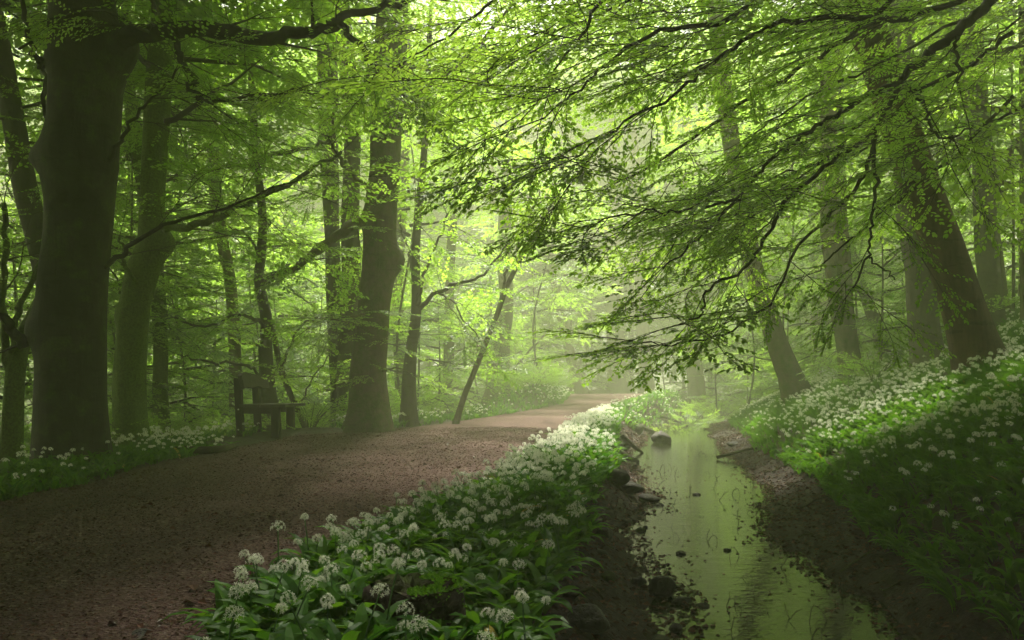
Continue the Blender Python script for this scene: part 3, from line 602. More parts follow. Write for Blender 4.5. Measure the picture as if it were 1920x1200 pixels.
# unseen trees added around the camera to shade the foreground
for i, (x, y, r, cz, sc) in enumerate([(-7.5, 1.5, .3, 6.5, 1.1), (4.7, 2.0, .28, 7.0, 1.05), (-4.5, 3.0, .28, 7.0, 1.15), (0.6, -3.2, .3, 7.2, 1.2), (-3.5, -3.5, .3, 6.8, 1.1), (3.6, -4.0, .3, 6.8, 1.1), (8.5, .5, .28, 6.5, 1.1), (-12, 5, .25, 6.5, 1.0), (11.5, 6, .28, 7.5, 1.0), (0.5, -9, .3, 6.8, 1.2), (-9, -6, .3, 6.8, 1.2), (10, -7, .3, 6.8, 1.2), (15.5, 8, .28, 8, 1.0), (-1.0, 3.0, 0, 6.4, 1.0), (3.0, 4.5, 0, 7.2, 1.0), (-9, 12, .2, 7.5, 1.0)][:13] + [(-12, 2, .25, 7, 1.1), (13, 2, .25, 7, 1.1), (-6, -12, .25, 7, 1.1), (6, -12, .25, 7, 1.1), (-13, -4, .25, 7, 1.1), (14, -3, .25, 7, 1.1), (0.5, -13, .25, 7, 1.1)]):
    z = hz(x, y); D = 10.0
    root = empty("beech_tree", (x, y, z), "tall beech with low leafy boughs, outside the view, added to shade the foreground", "tree", "beeches added for shade beside the camera")
    rg = np.random.RandomState(900 + i); n = 30; zz = np.linspace(z - .3, z + 12.5, n); P = np.stack([x + .15 * np.sin(zz * .5 + i), y + .12 * np.cos(zz * .6 + i), zz], 1)
    R = np.linspace(r, r * .3, n) * (1 + .5 * np.exp(-(zz - z).clip(0) / .4)); mb = MB(['bark']); mb.tube(P, R, 14, 0, cap=True, rough=.04, seed=i); mb.build("trunk", root)
    child("crown", CAN[i % 3], root, (0, 0, cz - z), (0, 0, rg.uniform(0, 6)), sc); child("crown", CAN[(i + 1) % 3], root, (0, 0, cz - z + 2.4), (0, 0, rg.uniform(0, 6)), sc)
    if y < -2 or abs(x) > 7: child("crown", MID[i % 4], root, (0, 0, 1.2), (0, 0, rg.uniform(0, 6)), 1.35)  # extra low crown, added to block light from behind and the sides

# the overhanging beech: its trunk stands just outside the right edge
root = empty("beech_tree", (5.9, 5.6, hz(5.9, 5.6)), "beech whose long leafy boughs hang over the stream from the upper right", "tree")
z0 = root.location.z
zz = np.linspace(z0 - .3, 12, 40); P = np.stack([5.9 - .03 * zz + .05 * np.sin(zz), 5.6 + .05 * np.cos(zz), zz], 1)
mb = MB(['bark_dark']); mb.tube(P, np.linspace(.27, .12, 40) * (1 + .4 * np.exp(-(zz - z0).clip(0) / .4)), 24, 0, cap=True, rough=.03); mb.build("trunk", root)
child("crown", CAN[2], root, (1.2, -1.5, 7.3 - z0), (0, 0, 2), .8)
DL = np.array([-.6, .0, -.2]); DF = np.array([-.5, .0, .04])
OH = [
 # (points, r0, r1, leafy settings)
 ([(2300, -300, 5.7), (2050, -140, 5.8), (1880, -20, 5.9), (1800, 55, 5.9), (1740, 100, 5.9), (1690, 150, 5.9)], .075, .042, None),
 ([(1690, 150, 5.9), (1650, 172, 5.9), (1600, 195, 5.9), (1560, 220, 5.9), (1500, 256, 5.85), (1455, 290, 5.8), (1420, 330, 5.75), (1385, 365, 5.7), (1350, 410, 5.7), (1310, 446, 5.6), (1245, 500, 5.5)], .032, .008, dict(step=.25, sub=(.4, .85), sscale=(.6, .95), bias=DF - (0, 0, .06), start=.12)),
 ([(1385, 375, 5.7), (1330, 385, 5.5), (1260, 395, 5.3), (1160, 405, 5.1), (1110, 425, 5.0)], .016, .006, dict(step=.24, sub=(.3, .6), bias=DL * .8, sscale=(.6, .95))),
 ([(1690, 150, 5.9), (1640, 240, 6.3), (1560, 300, 6.5), (1480, 370, 6.5), (1440, 440, 6.4), (1400, 500, 6.3), (1330, 540, 6.2), (1310, 590, 6.1), (1260, 612, 6.0)], .03, .008, dict(step=.26, sub=(.4, .9), bias=DF, start=.2)),
 ([(1640, 240, 6.3), (1620, 330, 6.6), (1560, 400, 6.8), (1490, 470, 6.8), (1450, 560, 6.7), (1380, 615, 6.6), (1270, 645, 6.4), (1190, 640, 6.3)], .026, .006, dict(step=.25, sub=(.3, .7), bias=DF, start=.35)),
 ([(1640, 240, 6.3), (1640, 340, 6.2), (1632, 420, 6.1), (1628, 480, 6.0), (1595, 545, 5.9)], .022, .009, dict(step=.45, sub=(.4, .8), sscale=(.6, .9))),
 ([(1628, 480, 6.0), (1650, 500, 6.0), (1678, 525, 6.0)], .012, .007, None),
 ([(1700, 160, 5.8), (1735, 200, 5.6), (1750, 240, 5.5), (1790, 265, 5.4)], .02, .01, dict(step=.3, sub=(.5, 1.0))),
 ([(1790, 60, 5.9), (1795, 110, 5.8), (1800, 170, 5.7)], .02, .012, dict(step=.3, sub=(.5, 1.0))),
 ([(1960, -80, 5.8), (1750, 20, 5.5), (1600, 35, 5.3), (1480, 40, 5.2), (1400, 75, 5.1), (1330, 120, 5.0), (1260, 180, 4.9), (1160, 235, 4.8), (1070, 300, 4.75)], .035, .006, dict(step=.36, sub=(.7, 1.4), bias=DL * .9, start=.15)),
 ([(1800, -180, 5.6), (1600, -60, 5.3), (1440, -10, 5.2), (1350, 40, 5.1), (1230, 60, 5.0), (1150, 110, 4.9), (1080, 170, 4.8), (1010, 225, 4.8)], .035, .006, dict(step=.27, sub=(.7, 1.3), bias=DL * .9, start=.2)),
 ([(1600, -160, 5.3), (1300, -80, 5.2), (1130, 0, 5.2), (1100, 60, 5.1), (1050, 120, 5.1), (1000, 200, 5.1)], .025, .006, dict(step=.3, sub=(.7, 1.2), bias=DL * .9, start=.3)),
 ([(1300, -100, 5.5), (1100, -60, 5.5), (950, -20, 5.5), (880, 40, 5.5), (800, 90, 5.6), (740, 130, 5.7)], .025, .006, dict(step=.32, sub=(.7, 1.3), bias=DL * .5, start=.1)),
 ([(1750, -60, 6.2), (1600, 60, 6.6), (1500, 130, 6.8), (1380, 200, 7.0), (1260, 290, 7.1), (1150, 345, 7.2), (1050, 370, 7.3)], .035, .006, dict(step=.36, sub=(.7, 1.2), bias=DL * .9, start=.15)),
 ([(1900, 60, 6.3), (1800, 130, 6.6), (1640, 210, 6.9), (1540, 300, 7.2), (1460, 330, 7.3), (1300, 380, 7.4)], .03, .008, dict(step=.36, sub=(.8, 1.5), bias=DL * .7, start=.05)),
 ([(1900, 180, 6.5), (1760, 320, 6.9), (1650, 400, 7.2), (1570, 470, 7.4), (1530, 510, 7.5)], .022, .008, dict(step=.3, sub=(.4, .8), bias=DF, start=.2)),
 ([(2100, 60, 7.6), (1900, 90, 7.8), (1760, 150, 8.0), (1620, 260, 8.1), (1500, 330, 8.2), (1420, 420, 8.2)], .03, .008, dict(step=.3, sub=(.8, 1.5), bias=DL * .8, start=.05)),
 ([(2100, -100, 7.4), (1850, -30, 7.6), (1650, 40, 7.8), (1450, 90, 8.0), (1250, 130, 8.1), (1080, 190, 8.2)], .03, .008, dict(step=.28, sub=(.8, 1.5), bias=DL * .8, start=.05)),
 ([(1500, -160, 6.0), (1350, -60, 6.0), (1200, 0, 6.1), (1060, 50, 6.2), (930, 90, 6.3)], .025, .006, dict(step=.24, sub=(.7, 1.3), bias=DL * .8, start=.1)),
 ([(1800, 40, 6.6), (1650, 120, 6.8), (1540, 170, 6.9), (1440, 230, 7.0), (1370, 310, 7.0), (1310, 380, 7.1)], .02, .006, dict(step=.2, sub=(.5, 1.1), bias=DL * .7, start=.3)),
 ([(1760, 200, 7.0), (1620, 280, 7.4), (1500, 350, 7.7), (1430, 430, 7.9), (1380, 500, 8.0)], .02, .006, dict(step=.2, sub=(.5, 1.1), bias=DL * .5, start=.2)),
 ([(2000, 150, 6.0), (1880, 220, 6.0), (1800, 250, 6.1), (1740, 300, 6.2)], .02, .008, dict(step=.36, sub=(.6, 1.1), bias=DL * .4)),
 ([(2050, -40, 6.2), (1950, 0, 6.5), (1880, 60, 6.8), (1830, 100, 7.0)], .02, .008, dict(step=.36, sub=(.7, 1.2), bias=DL * .4)),
]
fo = MB(['leaf_lightened', 'twig']); pl = []; rgo = np.random.RandomState(5)
for k, (pts, r0, r1, kw) in enumerate(OH):
    Q = catmull([at(*p) for p in pts], len(pts) * 5); Q[1:-1] += rgo.normal(0, .012, (len(Q) - 2, 3))
    mb = MB(['bark_dark']); mb.tube(Q, np.linspace(r0, r1, len(Q)) * .72, 9, 0, rough=.08, seed=k); mb.build("limb", root)
    if kw is not None:
        leafy(fo, Q, rgo, r1, r1, pl, drawmain=False, sstep_=.25, nrmjit=.16, droop=.01, vert=.1, **kw)
stamp(fo, pl, 'hi', rgo); fo.build("foliage", root); print("overhang sprays", len(pl))

# saplings and young beeches of the understory: each its own thing
MARKS = [(-999, "at the far left edge"), (60, "behind the massive near beech"), (160, "behind the burled mossy trunk"), (280, "beside the slender mossy trunk"), (365, "behind the bench back"),
 (500, "between the bench and the paired trunks"), (595, "behind the paired tall trunks"), (675, "behind the big middle beech"), (760, "behind the forked slim tree"), (810, "left of the leaning forked sapling"),
 (930, "behind the leaning forked sapling"), (1015, "left of the path's far end"), (1080, "straight beyond the path's far end"), (1200, "behind the shrub at the stream bend"), (1330, "left of the leaning stream-bank beech"),
 (1440, "right of the leaning stream-bank beech"), (1545, "behind the upright brown trunk"), (1630, "left of the smooth grey trunk"), (1720, "behind the large leaning trunk"), (1800, "behind the smooth hill-crest trunk"), (1880, "at the right edge of the hillside")]
def mark(px): return [t for p, t in MARKS if px >= p][-1]
SAPS = {}
def sapling_labels(rows):
    for r in rows: SAPS.setdefault(mark(r[0]), []).append(r[1])
    for v in SAPS.values(): v.sort()
def sapling(px, D, zc, sc, k, label, group, lib=None, r=.035, name="young_beech"):
    if label is None:
        v = SAPS[mark(px)]; q = ["nearest", "second nearest", "third nearest", "fourth nearest", "fifth nearest", "sixth nearest"][v.index(D)] if len(v) > 1 else "lone"
        label = f"{q} young beech {mark(px)}, with {'low' if zc < 1.2 else 'mid-height' if zc < 3.4 else 'high'} foliage"
    x = (px - CX) / F * D; z = hz(x, D); rg = np.random.RandomState(k * 7 + 3)
    root = empty(name, (x, D, z), label, "young tree", group); h = zc - z + 3.2 * sc; n = 14
    zz = np.linspace(-.15, h, n); bx, by = rg.normal(0, .14, 2)
    P = np.stack([bx * np.sin(zz * .9) , by * np.sin(zz * .7 + 1) - by * math.sin(1), zz], 1)
    mb = MB(['bark']); mb.tube(P + np.array(root.location), np.linspace(r, r * .3, n), 7, 0, rough=.05); mb.build("trunk", root)
    child("crown", (lib or SAP)[k % 4], root, (P[n // 2][0], P[n // 2][1], zc - z), (0, 0, rg.uniform(0, 6.28)), sc)
SL, SM, SR = (
 [(200, 13, .3, 1), (330, 14.5, .5, 1), (395, 17.5, .2, 1.1), (470, 15, .3, .9), (600, 19, .2, 1.2), (520, 20, 1.5, 1.3), (700, 19, .4, 1.1), (780, 18, .5, 1),
        (330, 20, 1.0, 1.4), (430, 24, 1.2, 1.5), (230, 17, 1.5, 1.3), (120, 14, .8, 1.2), (30, 12, .4, 1.1), (60, 16, 1.8, 1.4), (-60, 12, 1.6, 1.3), (560, 26, 1.2, 1.6), (660, 23, 2.0, 1.4), (820, 21, .6, 1.1), (850, 27, 1.0, 1.4), (150, 21, 3, 1.6), (380, 28, 3, 1.8),
        (250, 12.5, 2.6, .9), (480, 19, 4.2, 1.3), (760, 16.5, 4.4, 1.1), (340, 17, 5.2, 1.3), (240, 15, 5, 1.2)],
 [(900, 26, .8, 1.2), (975, 29, .8, 1.3), (1030, 33, 1.0, 1.5), (1110, 37, .8, 1.6), (1250, 36, .8, 1.6), (1340, 32, .6, 1.4), (1180, 42, 1.5, 2), (930, 34, 3.5, 1.8), (1400, 27, 1.0, 1.1), (1450, 34, 1.0, 1.6), (880, 38, 5, 2), (1000, 26, 4.2, 1.3), (1020, 22, 4.6, 1.1)],
 [(1480, 22, 1.5, 1), (1580, 20, 2.0, 1), (1650, 16, 2.2, .9), (1700, 21, 3.0, 1.3), (1790, 17, 3.2, 1.1), (1850, 20, 4.0, 1.3), (1910, 17, 3.6, 1.2), (1640, 26, 3.2, 1.5), (1500, 28, 3.5, 1.5), (1900, 15, 5.6, 1.2), (1760, 16, 5.6, 1.2), (1620, 19, 5.5, 1.3), (1480, 20, 5.2, 1.2), (1400, 22, 4.6, 1.1)])
sapling_labels(SL + SM + SR)
for k, (px, D, zc, sc) in enumerate(SL): sapling(px, D, zc, sc, 0 + k, None, "young beeches left of the path")
for k, (px, D, zc, sc) in enumerate(SM): sapling(px, D, zc, sc, 50 + k, None, "young beeches beyond the bend")
for k, (px, D, zc, sc) in enumerate(SR): sapling(px, D, zc, sc, 80 + k, None, "young beeches on the hillside")
sapling(1345, 24.0, 6.3, 1.0, 71, "tall slender young beech added to shade the stream bend, its crown above the overhanging boughs", None, MID, .025)  # invented tree, placed so its crown shades the sunlit bank

# the far woodland reads as one mass
def woodland():
    rg = np.random.RandomState(77); mb = MB(['leaf', 'twig']); pl = []
    for i in range(1500):
        a = rg.uniform(-1, 1); Y = rg.uniform(36, 58); x = a * Y * .95; zc = rg.uniform(.5, 8)
        if i > 110: Y = rg.uniform(41, 56); x = a * Y * .85; zc = 4 + 18 * rg.rand() ** .8
        for j in range(26):
            v = rg.normal(0, 1, 3); v /= np.linalg.norm(v); v *= rg.uniform(.4, 1) ** .5
            p = np.array([x, Y, zc]) + v * (3.0, 2.5, 1.9); dd = np.array([v[0], v[1], rg.normal(0, .15)])
            pl.append((p, dd, UP + rg.normal(0, .3, 3), rg.uniform(1.2, 2.0)))
    stamp(mb, pl, 'far', rg)
    for i in range(60):
        Y = rg.uniform(34, 58); x = rg.uniform(-1, 1) * Y * .85; z = hz(x, Y); r = rg.uniform(.1, .3); lx = rg.normal(0, .05)
        zz = np.linspace(z - .3, z + (rg.uniform(9, 13) if Y < 46 else rg.uniform(14, 20)), 8); mb.tube(np.stack([x + lx * (zz - z), zz * 0 + Y, zz], 1), np.linspace(r, r * .4, 8), 8, 1)
    tag(mb.build("distant_woodland"), "hazy wall of distant beech woodland behind the path and stream", None, None, "stuff")
woodland()
# low leafy undergrowth
def undergrowth():
    rg = np.random.RandomState(78); mb = MB(['leaf', 'twig']); pl = []
    def patch(x0, x1, y0, y1, n, h, sc):
        X = rg.uniform(x0, x1, n); Yy = rg.uniform(y0, y1, n); Zz = height(X, Yy); K = knots(Yy)
        for i in range(n):
            x, y, z = X[i], Yy[i], Zz[i]
            if K[0][i] - .7 < x < K[5][i] + .3: continue
            for j in range(rg.randint(3, 7)):
                a = rg.uniform(0, 6.28); p = np.array([x, y, z + rg.uniform(.05, h)]) + rg.normal(0, .2, 3) * (1, 1, 0)
                pl.append((p, np.array([math.cos(a), math.sin(a), rg.uniform(.1, .9)]), UP + rg.normal(0, .4, 3), rg.uniform(.6, 1.1) * sc))
    patch(-12, -2.2, 12.5, 30, 420, .7, 1.0); patch(-11, -4.9, 8.8, 13, 90, .5, .8); patch(-30, 0, 28, 44, 200, 1.2, 1.5)
    patch(0, 2.2, 19, 30, 110, .5, .8); patch(-3, 8, 28, 36, 120, .7, 1.0)
    patch(7, 16, 24, 38, 180, .8, 1.1); patch(8, 14, 12, 24, 90, .5, .9)
    stamp(mb, pl, 'mid', rg); print("undergrowth", len(pl))
    tag(mb.build("undergrowth"), "low leafy undergrowth covering the woodland floor", None, None, "stuff")
undergrowth()
def shrub(px, py, D, rx, h, n, label, seed, stems=True):
    rg = np.random.RandomState(seed); x = (px - CX) / F * D; z = hz(x, D); root = empty("leafy_shrub", (x, D, z), label, "shrub")
    mb = MB(['leaf', 'twig']); pl = []
    for i in range(n):
        a = rg.uniform(0, 6.28); rr = rg.uniform(0, 1) ** .5 * rx; zz = h * (1 - (rr / rx) ** 2 * .7) * rg.uniform(.35, 1)
        p = np.array([x + rr * math.cos(a), D + rr * math.sin(a) * .8, z + zz]); pl.append((p, np.array([math.cos(a), math.sin(a), rg.uniform(-.1, .8)]), UP + rg.normal(0, .35, 3), rg.uniform(.3, .6)))
    stamp(mb, pl, 'mid', rg); mb.build("foliage", root); mb = MB(['twig'])
    for i in range(9):
        a = rg.uniform(0, 6.28); e = (x + rx * .6 * math.cos(a), D + rx * .5 * math.sin(a), z + h * rg.uniform(.8, 1.2)); mb.tube(catmull([(x, D, z - .1), ((x * .6 + e[0] * .4), (D * .6 + e[1] * .4), z + h * .5), e], 6), np.linspace(.012, .004, 6), 4, 0)
    mb.build("stems", root)
shrub(1350, 760, 26, 1.5, .75, 170, "bright green shrub where the stream bends, right of the path end", 1)
shrub(1290, 770, 23.5, .9, .5, 90, "low shrub with white flowers beside the path where the stream bends", 2)
shrub(1420, 760, 29, 1.5, .8, 150, "bright shrub at the foot of the leaning stream-bank beech", 3)
shrub(1000, 755, 21, 1.0, .5, 120, "low green shrub on the bank left of the bend in the path", 4)
shrub(1255, 790, 19.0, .45, .35, 40, "small fern-like shrub above the rotten logs at the stream", 5)
shrub(1640, 700, 12.5, .6, .5, 40, "small sapling bush among garlic left of the smooth grey trunk", 6)
shrub(580, 790, 12.8, .7, .5, 60, "leafy bush at the path edge right of the bench", 7)
# ------------------------------------------------------------------ wild garlic
def gleaf(L, W, az, el, droop, nseg=5, tw=0.0):
    """one broad lance-shaped leaf: a folded strip that arches over"""
    t = np.linspace(0, 1, nseg + 1); e = el - droop * t ** 1.3
    ds = L / nseg; r = np.concatenate([[0], np.cumsum(np.cos(e[:-1]) * ds)]); z = np.concatenate([[0], np.cumsum(np.sin(e[:-1]) * ds)])
    wd = W * .5 * np.clip(np.sin(np.pi * np.clip(.06 + .94 * t, 0, 1)) ** .8, .0, 1) * np.where(t < .25, .35 + 2.6 * t, 1); wd[-1] = 0.0
    c, s = math.cos(az), math.sin(az)
    V = []
    for i in range(nseg + 1):
        base = np.array([r[i] * c, r[i] * s, z[i]]); lat = np.array([-s, c, tw * (t[i])]); up = np.array([-math.sin(e[i]) * c, -math.sin(e[i]) * s, math.cos(e[i])])
        V += [base, base + lat * wd[i] + up * wd[i] * .35, base - lat * wd[i] + up * wd[i] * .35]
    Fa = []
    for i in range(nseg):
        a = i * 3; b = a + 3; Fa += [[a, b, a + 1], [b, b + 1, a + 1], [a, a + 2, b], [b, a + 2, b + 2]]
    return np.array(V), np.array(Fa)
def umbel(rg, top, Rr=.034, nf=18, pet=6, pl=.013):
    Vp, Fp, Vs, Fs = [], [], [], []; n = 0; m = 0
    for k in range(nf):
        u = (k + .5) / nf; el = math.asin(max(-1, 1 - 1.25 * u)); az = k * 2.4 + rg.uniform(-.3, .3)
        d = np.array([math.cos(el) * math.cos(az), math.cos(el) * math.sin(az), math.sin(el)]); c = top + d * Rr * rg.uniform(.7, 1.05)
        a = nrm(np.cross(d, [.3, .5, .8])); b = np.cross(d, a)
        if pet >= 5:
            Vs += [top - a * .0009, top + a * .0009, c]; Fs.append([m, m + 1, m + 2]); m += 3
        for j in range(pet):
            th = j * 6.283 / pet + rg.uniform(-.2, .2); q = a * math.cos(th) + b * math.sin(th); o = -a * math.sin(th) + b * math.cos(th); w_ = pl * (.15 if pet >= 5 else .30)
            dirp = nrm(q + d * rg.uniform(.25, .8)); Vp += [c, c + dirp * pl * .5 + o * w_, c + dirp * pl, c + dirp * pl * .5 - o * w_]; Fp += [[n, n + 1, n + 2], [n, n + 2, n + 3]]; n += 4
    return np.array(Vp), np.array(Fp), np.array(Vs).reshape(-1, 3), np.array(Fs, int).reshape(-1, 3)
def plant_var(seed, lod, bias):
    rg = np.random.RandomState(seed); nl = {0: 5, 1: 4, 2: 3}[lod]; V = []; Fa = []; r = []; n = 0
    for i in range(nl):
        az = rg.normal(0, .55) if bias else i * 6.283 / nl + rg.uniform(-.5, .5)
        L = rg.uniform(.15, .24) * (1.15 if bias else 1); W = rg.uniform(.028, .045) * (.8 if bias else 1) * (1.25 if lod == 2 else 1)
        v, f = gleaf(L, W, az, rg.uniform(1.0, 1.45), rg.uniform(1.3, 2.3), {0: 6, 1: 4, 2: 2}[lod], rg.uniform(-.4, .4))
        v = v + np.array([rg.uniform(-.02, .02), rg.uniform(-.02, .02), 0]); V.append(v); Fa.append(f + n); n += len(v); r.append(np.full(len(v), np.clip(rg.normal(.45, .22), 0, 1)))
    return np.vstack(V), np.vstack(Fa), np.concatenate(r)
def flower_var(seed, lod):
    rg = np.random.RandomState(seed); h = rg.uniform(.15, .22); lx, ly = rg.normal(0, .03, 2)
    P = np.array([[0, 0, 0], [lx * .4, ly * .4, h * .55], [lx, ly, h]]); mb = MB(['stalk']); mb.tube(P, [.0024, .002, .0015], 3)
    if lod == 0: u = umbel(rg, P[-1], rg.uniform(.012, .0195), 17, 6, .0082)
    elif lod == 1: u = umbel(rg, P[-1], rg.uniform(.015, .021), 13, 4, .0105)
    else: u = umbel(rg, P[-1], rg.uniform(.016, .022), 8, 3, .017)
    Vs = np.vstack([np.concatenate(mb.V), u[2]]) if len(u[2]) else np.concatenate(mb.V); Fs = np.vstack([np.concatenate(mb.Fc), u[3] + mb.n]) if len(u[3]) else np.concatenate(mb.Fc)
    return u[0], u[1], Vs, Fs
PV = {(l, b): [plant_var(500 + 10 * l + 5 * b + s, l, b) for s in range(5)] for l in range(3) for b in (0, 1)}
FV = {l: [flower_var(600 + 10 * l + s, l) for s in range(6)] for l in range(3)}
def zrot(az, sc, tilt=None):
    c, s = np.cos(az), np.sin(az); R = np.zeros((len(az), 3, 3)); R[:, 0, 0] = c; R[:, 0, 1] = -s; R[:, 1, 0] = s; R[:, 1, 1] = c; R[:, 2, 2] = 1
    return R * sc[:, None, None]
def stampv(mb, V, Fa, R, pos, mi, rnd):
    A = np.einsum('kij,vj->kvi', R, V) + pos[:, None]
    mb.add(A.reshape(-1, 3), (Fa[None] + (np.arange(len(pos)) * len(V))[:, None, None]).reshape(-1, 3), mi, rnd.ravel())
def garlic(mb, x, y, az, bias, fprob, rg, sc=(.8, 1.2)):
    z = height(x, y); pos = np.stack([x, y, z - .01], 1); n = len(x); dist = np.hypot(x, y); lod = np.where(dist < 5.0, 0, np.where(dist < 10, 1, 2))
    s = rg.uniform(*sc, n); var = rg.randint(0, 5, n); fl = rg.rand(n) < fprob; fvar = rg.randint(0, 6, n)
    for l in range(3):
        for v in range(5):
            k = np.where((lod == l) & (var == v))[0]
            if len(k):
                V, Fa, r = PV[(l, bias)][v]
                if l < 2:
                    yl = rg.rand(len(k)) < .012; ky = k[yl]; k = k[~yl]
                    if len(ky): nv = len(V) // (5 if l == 0 else 4); stampv(mb, V[:nv], Fa[(Fa < nv).all(1)], zrot(az[ky], s[ky]), pos[ky], 3, np.full((len(ky), nv), .4))
                stampv(mb, V, Fa, zrot(az[k], s[k]), pos[k], 0, np.clip(r[None] + rg.normal(0, .12, (len(k), 1)), 0, 1))
        for v in range(6):
            k = np.where((lod == l) & (fvar == v) & fl)[0]
            if len(k):
                Vp, Fp, Vs, Fs = FV[l][v]; az2 = rg.uniform(0, 6.28, len(k)); R = zrot(az2, rg.uniform(.75, 1.2, len(k))); tl = rg.normal(0, .13, (len(k), 2)); R[:, 0, 2] += tl[:, 0]; R[:, 1, 2] += tl[:, 1]
                stampv(mb, Vp, Fp, R, pos[k], 1, np.repeat(rg.rand(len(k), 1), len(Vp), 1)); stampv(mb, Vs, Fs, R, pos[k], 2, np.full((len(k), len(Vs)), .5))
GM = ['garlic', 'petal', 'stalk', 'yellow']
STUMP = (-.30, 2.28)
def fill(fn_lo, fn_hi, y0, y1, dens, rg):
    ys = np.linspace(y0, y1, 400); K = knots(ys); wdt = np.maximum(0, fn_hi(K) - fn_lo(K)); area = float(np.sum((wdt[1:] + wdt[:-1]) * np.diff(ys)) / 2); n = int(area * dens)
    cdf = np.cumsum(wdt); cdf = cdf / cdf[-1]; y = np.interp(rg.rand(n), cdf, ys); K = knots(y); lo, hi = fn_lo(K), fn_hi(K); return lo + (hi - lo) * rg.rand(n), y
rg = np.random.RandomState(31)
# verge
x, y = fill(lambda K: K[1] - .02, lambda K: K[2] + .12, 1.5, 16.2, 290, rg)
y0_, x0_ = y, x
pr_ = knots(y)[1]
x = x - 0
mb = MB(GM); keep = np.hypot(x - STUMP[0], y - STUMP[1]) > .17; x, y = x[keep], y[keep]
K = knots(y); edge = np.minimum(x - K[1], K[2] - x)
az = np.where(x > (K[1] + K[2]) / 2 + .1, rg.normal(-.3, .9, len(x)), rg.uniform(0, 6.28, len(x)))
fp = np.interp(y, [1, 2.6, 3.2, 4.5, 16], [.2, .38, .7, .85, .85]) * np.where(K[2] - x < .25, .35, 1) * (.75 + .5 * fbm(x, y, 2.2, 2, 5))
keep = rg.rand(len(x)) < np.clip(.35 + edge * 6, 0, 1); x, y, az, fp = x[keep], y[keep], az[keep], fp[keep]
garlic(mb, x, y, az, 0, fp, rg)
tag(mb.build("wild_garlic_bed"), "thick bed of flowering wild garlic between the path and the stream", None, None, "stuff")
# hillside
mb = MB(GM); x, y = fill(lambda K: K[5] - .03, lambda K: K[5] + 7.5, 1.6, 9, 180, rg); x2, y2 = fill(lambda K: K[5] - .05, lambda K: K[5] + 7, 9, 27, 90, rg)
x = np.concatenate([x, x2]); y = np.concatenate([y, y2]); K = knots(y); ds = x - K[5]
keep = (x < y * .72 + 1) ; x, y, ds = x[keep], y[keep], ds[keep]
fp = np.clip(np.interp(np.hypot(x, y), [2, 4, 5, 7, 9, 13, 27], [.10, .18, .28, .38, .55, .6, .55]) * (1 + .9 * fbm(x, y, .8, 3, 8)) * np.interp(ds, [0, .3, .9], [.05, .5, 1]), .02, .9)
garlic(mb, x, y, np.pi + rg.normal(.35, .55, len(x)), 1, fp, rg, (.6, .95))
tag(mb.build("wild_garlic_slope"), "slope covered in wild garlic rising right of the stream", None, None, "stuff")
# left edge of the path and the strip beyond the bench
mb = MB(GM); x, y = fill(lambda K: K[0] - .95, lambda K: K[0] + .03, 4.2, 11.2, 130, rg); fp = np.interp(y, [4, 7.5, 8.5, 11], [.22, .3, .8, .85]) * (1 + .5 * fbm(x, y, 1.5, 2, 3))
x2, y2 = fill(lambda K: K[0] - .9, lambda K: K[0] + .04, 11.2, 27, 70, rg); x = np.concatenate([x, x2]); y = np.concatenate([y, y2]); fp = np.concatenate([fp, np.clip(.35 + .5 * fbm(x2, y2, .7, 2, 4), .05, .9)])
keep = ~((x > -4.12 - (y - 11) * .05) & (x < -2.9) & (y > 9.3) & (y < 12.8) & ((x > -3.75) | (y < 10.9) | (rg.rand(len(x)) < .6))); x, y, fp = x[keep], y[keep], fp[keep]
garlic(mb, x, y, rg.uniform(0, 6.28, len(x)), 0, fp, rg, (.7, 1.0))
x, y = fill(lambda K: K[1] - .1, lambda K: K[3] - .15, 15.5, 29, 55, rg); garlic(mb, x, y, rg.uniform(0, 6.28, len(x)), 0, np.full(len(x), .3), rg, (.8, 1.2))
tag(mb.build("wild_garlic_strip"), "strip of flowering wild garlic along the far edges of the path", None, None, "stuff")

# single wild garlic plants nearest the camera, each a thing with its leaves, stalk and flower head
PROT = []
for v in range(7):
    rgp = np.random.RandomState(700 + v); ls = []
    nl = rgp.randint(4, 6)
    for i in range(nl):
        V, Fa = gleaf(rgp.uniform(.16, .24), rgp.uniform(.032, .048), i * 6.283 / nl + rgp.uniform(-.5, .5), rgp.uniform(.95, 1.45), rgp.uniform(1.2, 2.3), 8, rgp.uniform(-.4, .4))
        m = MB(['yellow' if (v == 6 and i == 0) else 'garlic']); m.add(V, Fa, 0, float(np.clip(rgp.normal(.5, .22), 0, 1))); ls.append(m.build("leaf", link=False))
    h = rgp.uniform(.18, .26); lx, ly = rgp.normal(0, .04, 2); P = catmull([[0, 0, 0], [lx * .3, ly * .3, h * .55], [lx, ly, h]], 8)
    m = MB(['stalk']); m.tube(P, np.linspace(.003, .002, 8), 5); st = m.build("flower_stalk", link=False)
    u = umbel(rgp, P[-1], rgp.uniform(.014, .022), 20, 6, .0086); m = MB(['petal', 'stalk']); m.add(u[0], u[1], 0, .6); m.add(u[2], u[3], 1, .5); PROT.append((ls, st, m.build("flower_head", link=False)))
def gplant(x, y, v, label, group, az, s=1.0, az_t=0):
    root = empty("wild_garlic_plant", (x, y, hz(x, y) - .01), label, "plant", group); root.rotation_euler = (0, az_t, az); root.scale = (s, s, s)
    ls, st, hd = PROT[v]
    for m in ls: child("leaf", m, root)
    child("flower_stalk", st, root); child("flower_head", hd, root)
rgp = np.random.RandomState(88)
xs, ys = fill(lambda K: K[1] + .02, lambda K: K[2] + .04, 1.7, 4.2, 32, rgp)
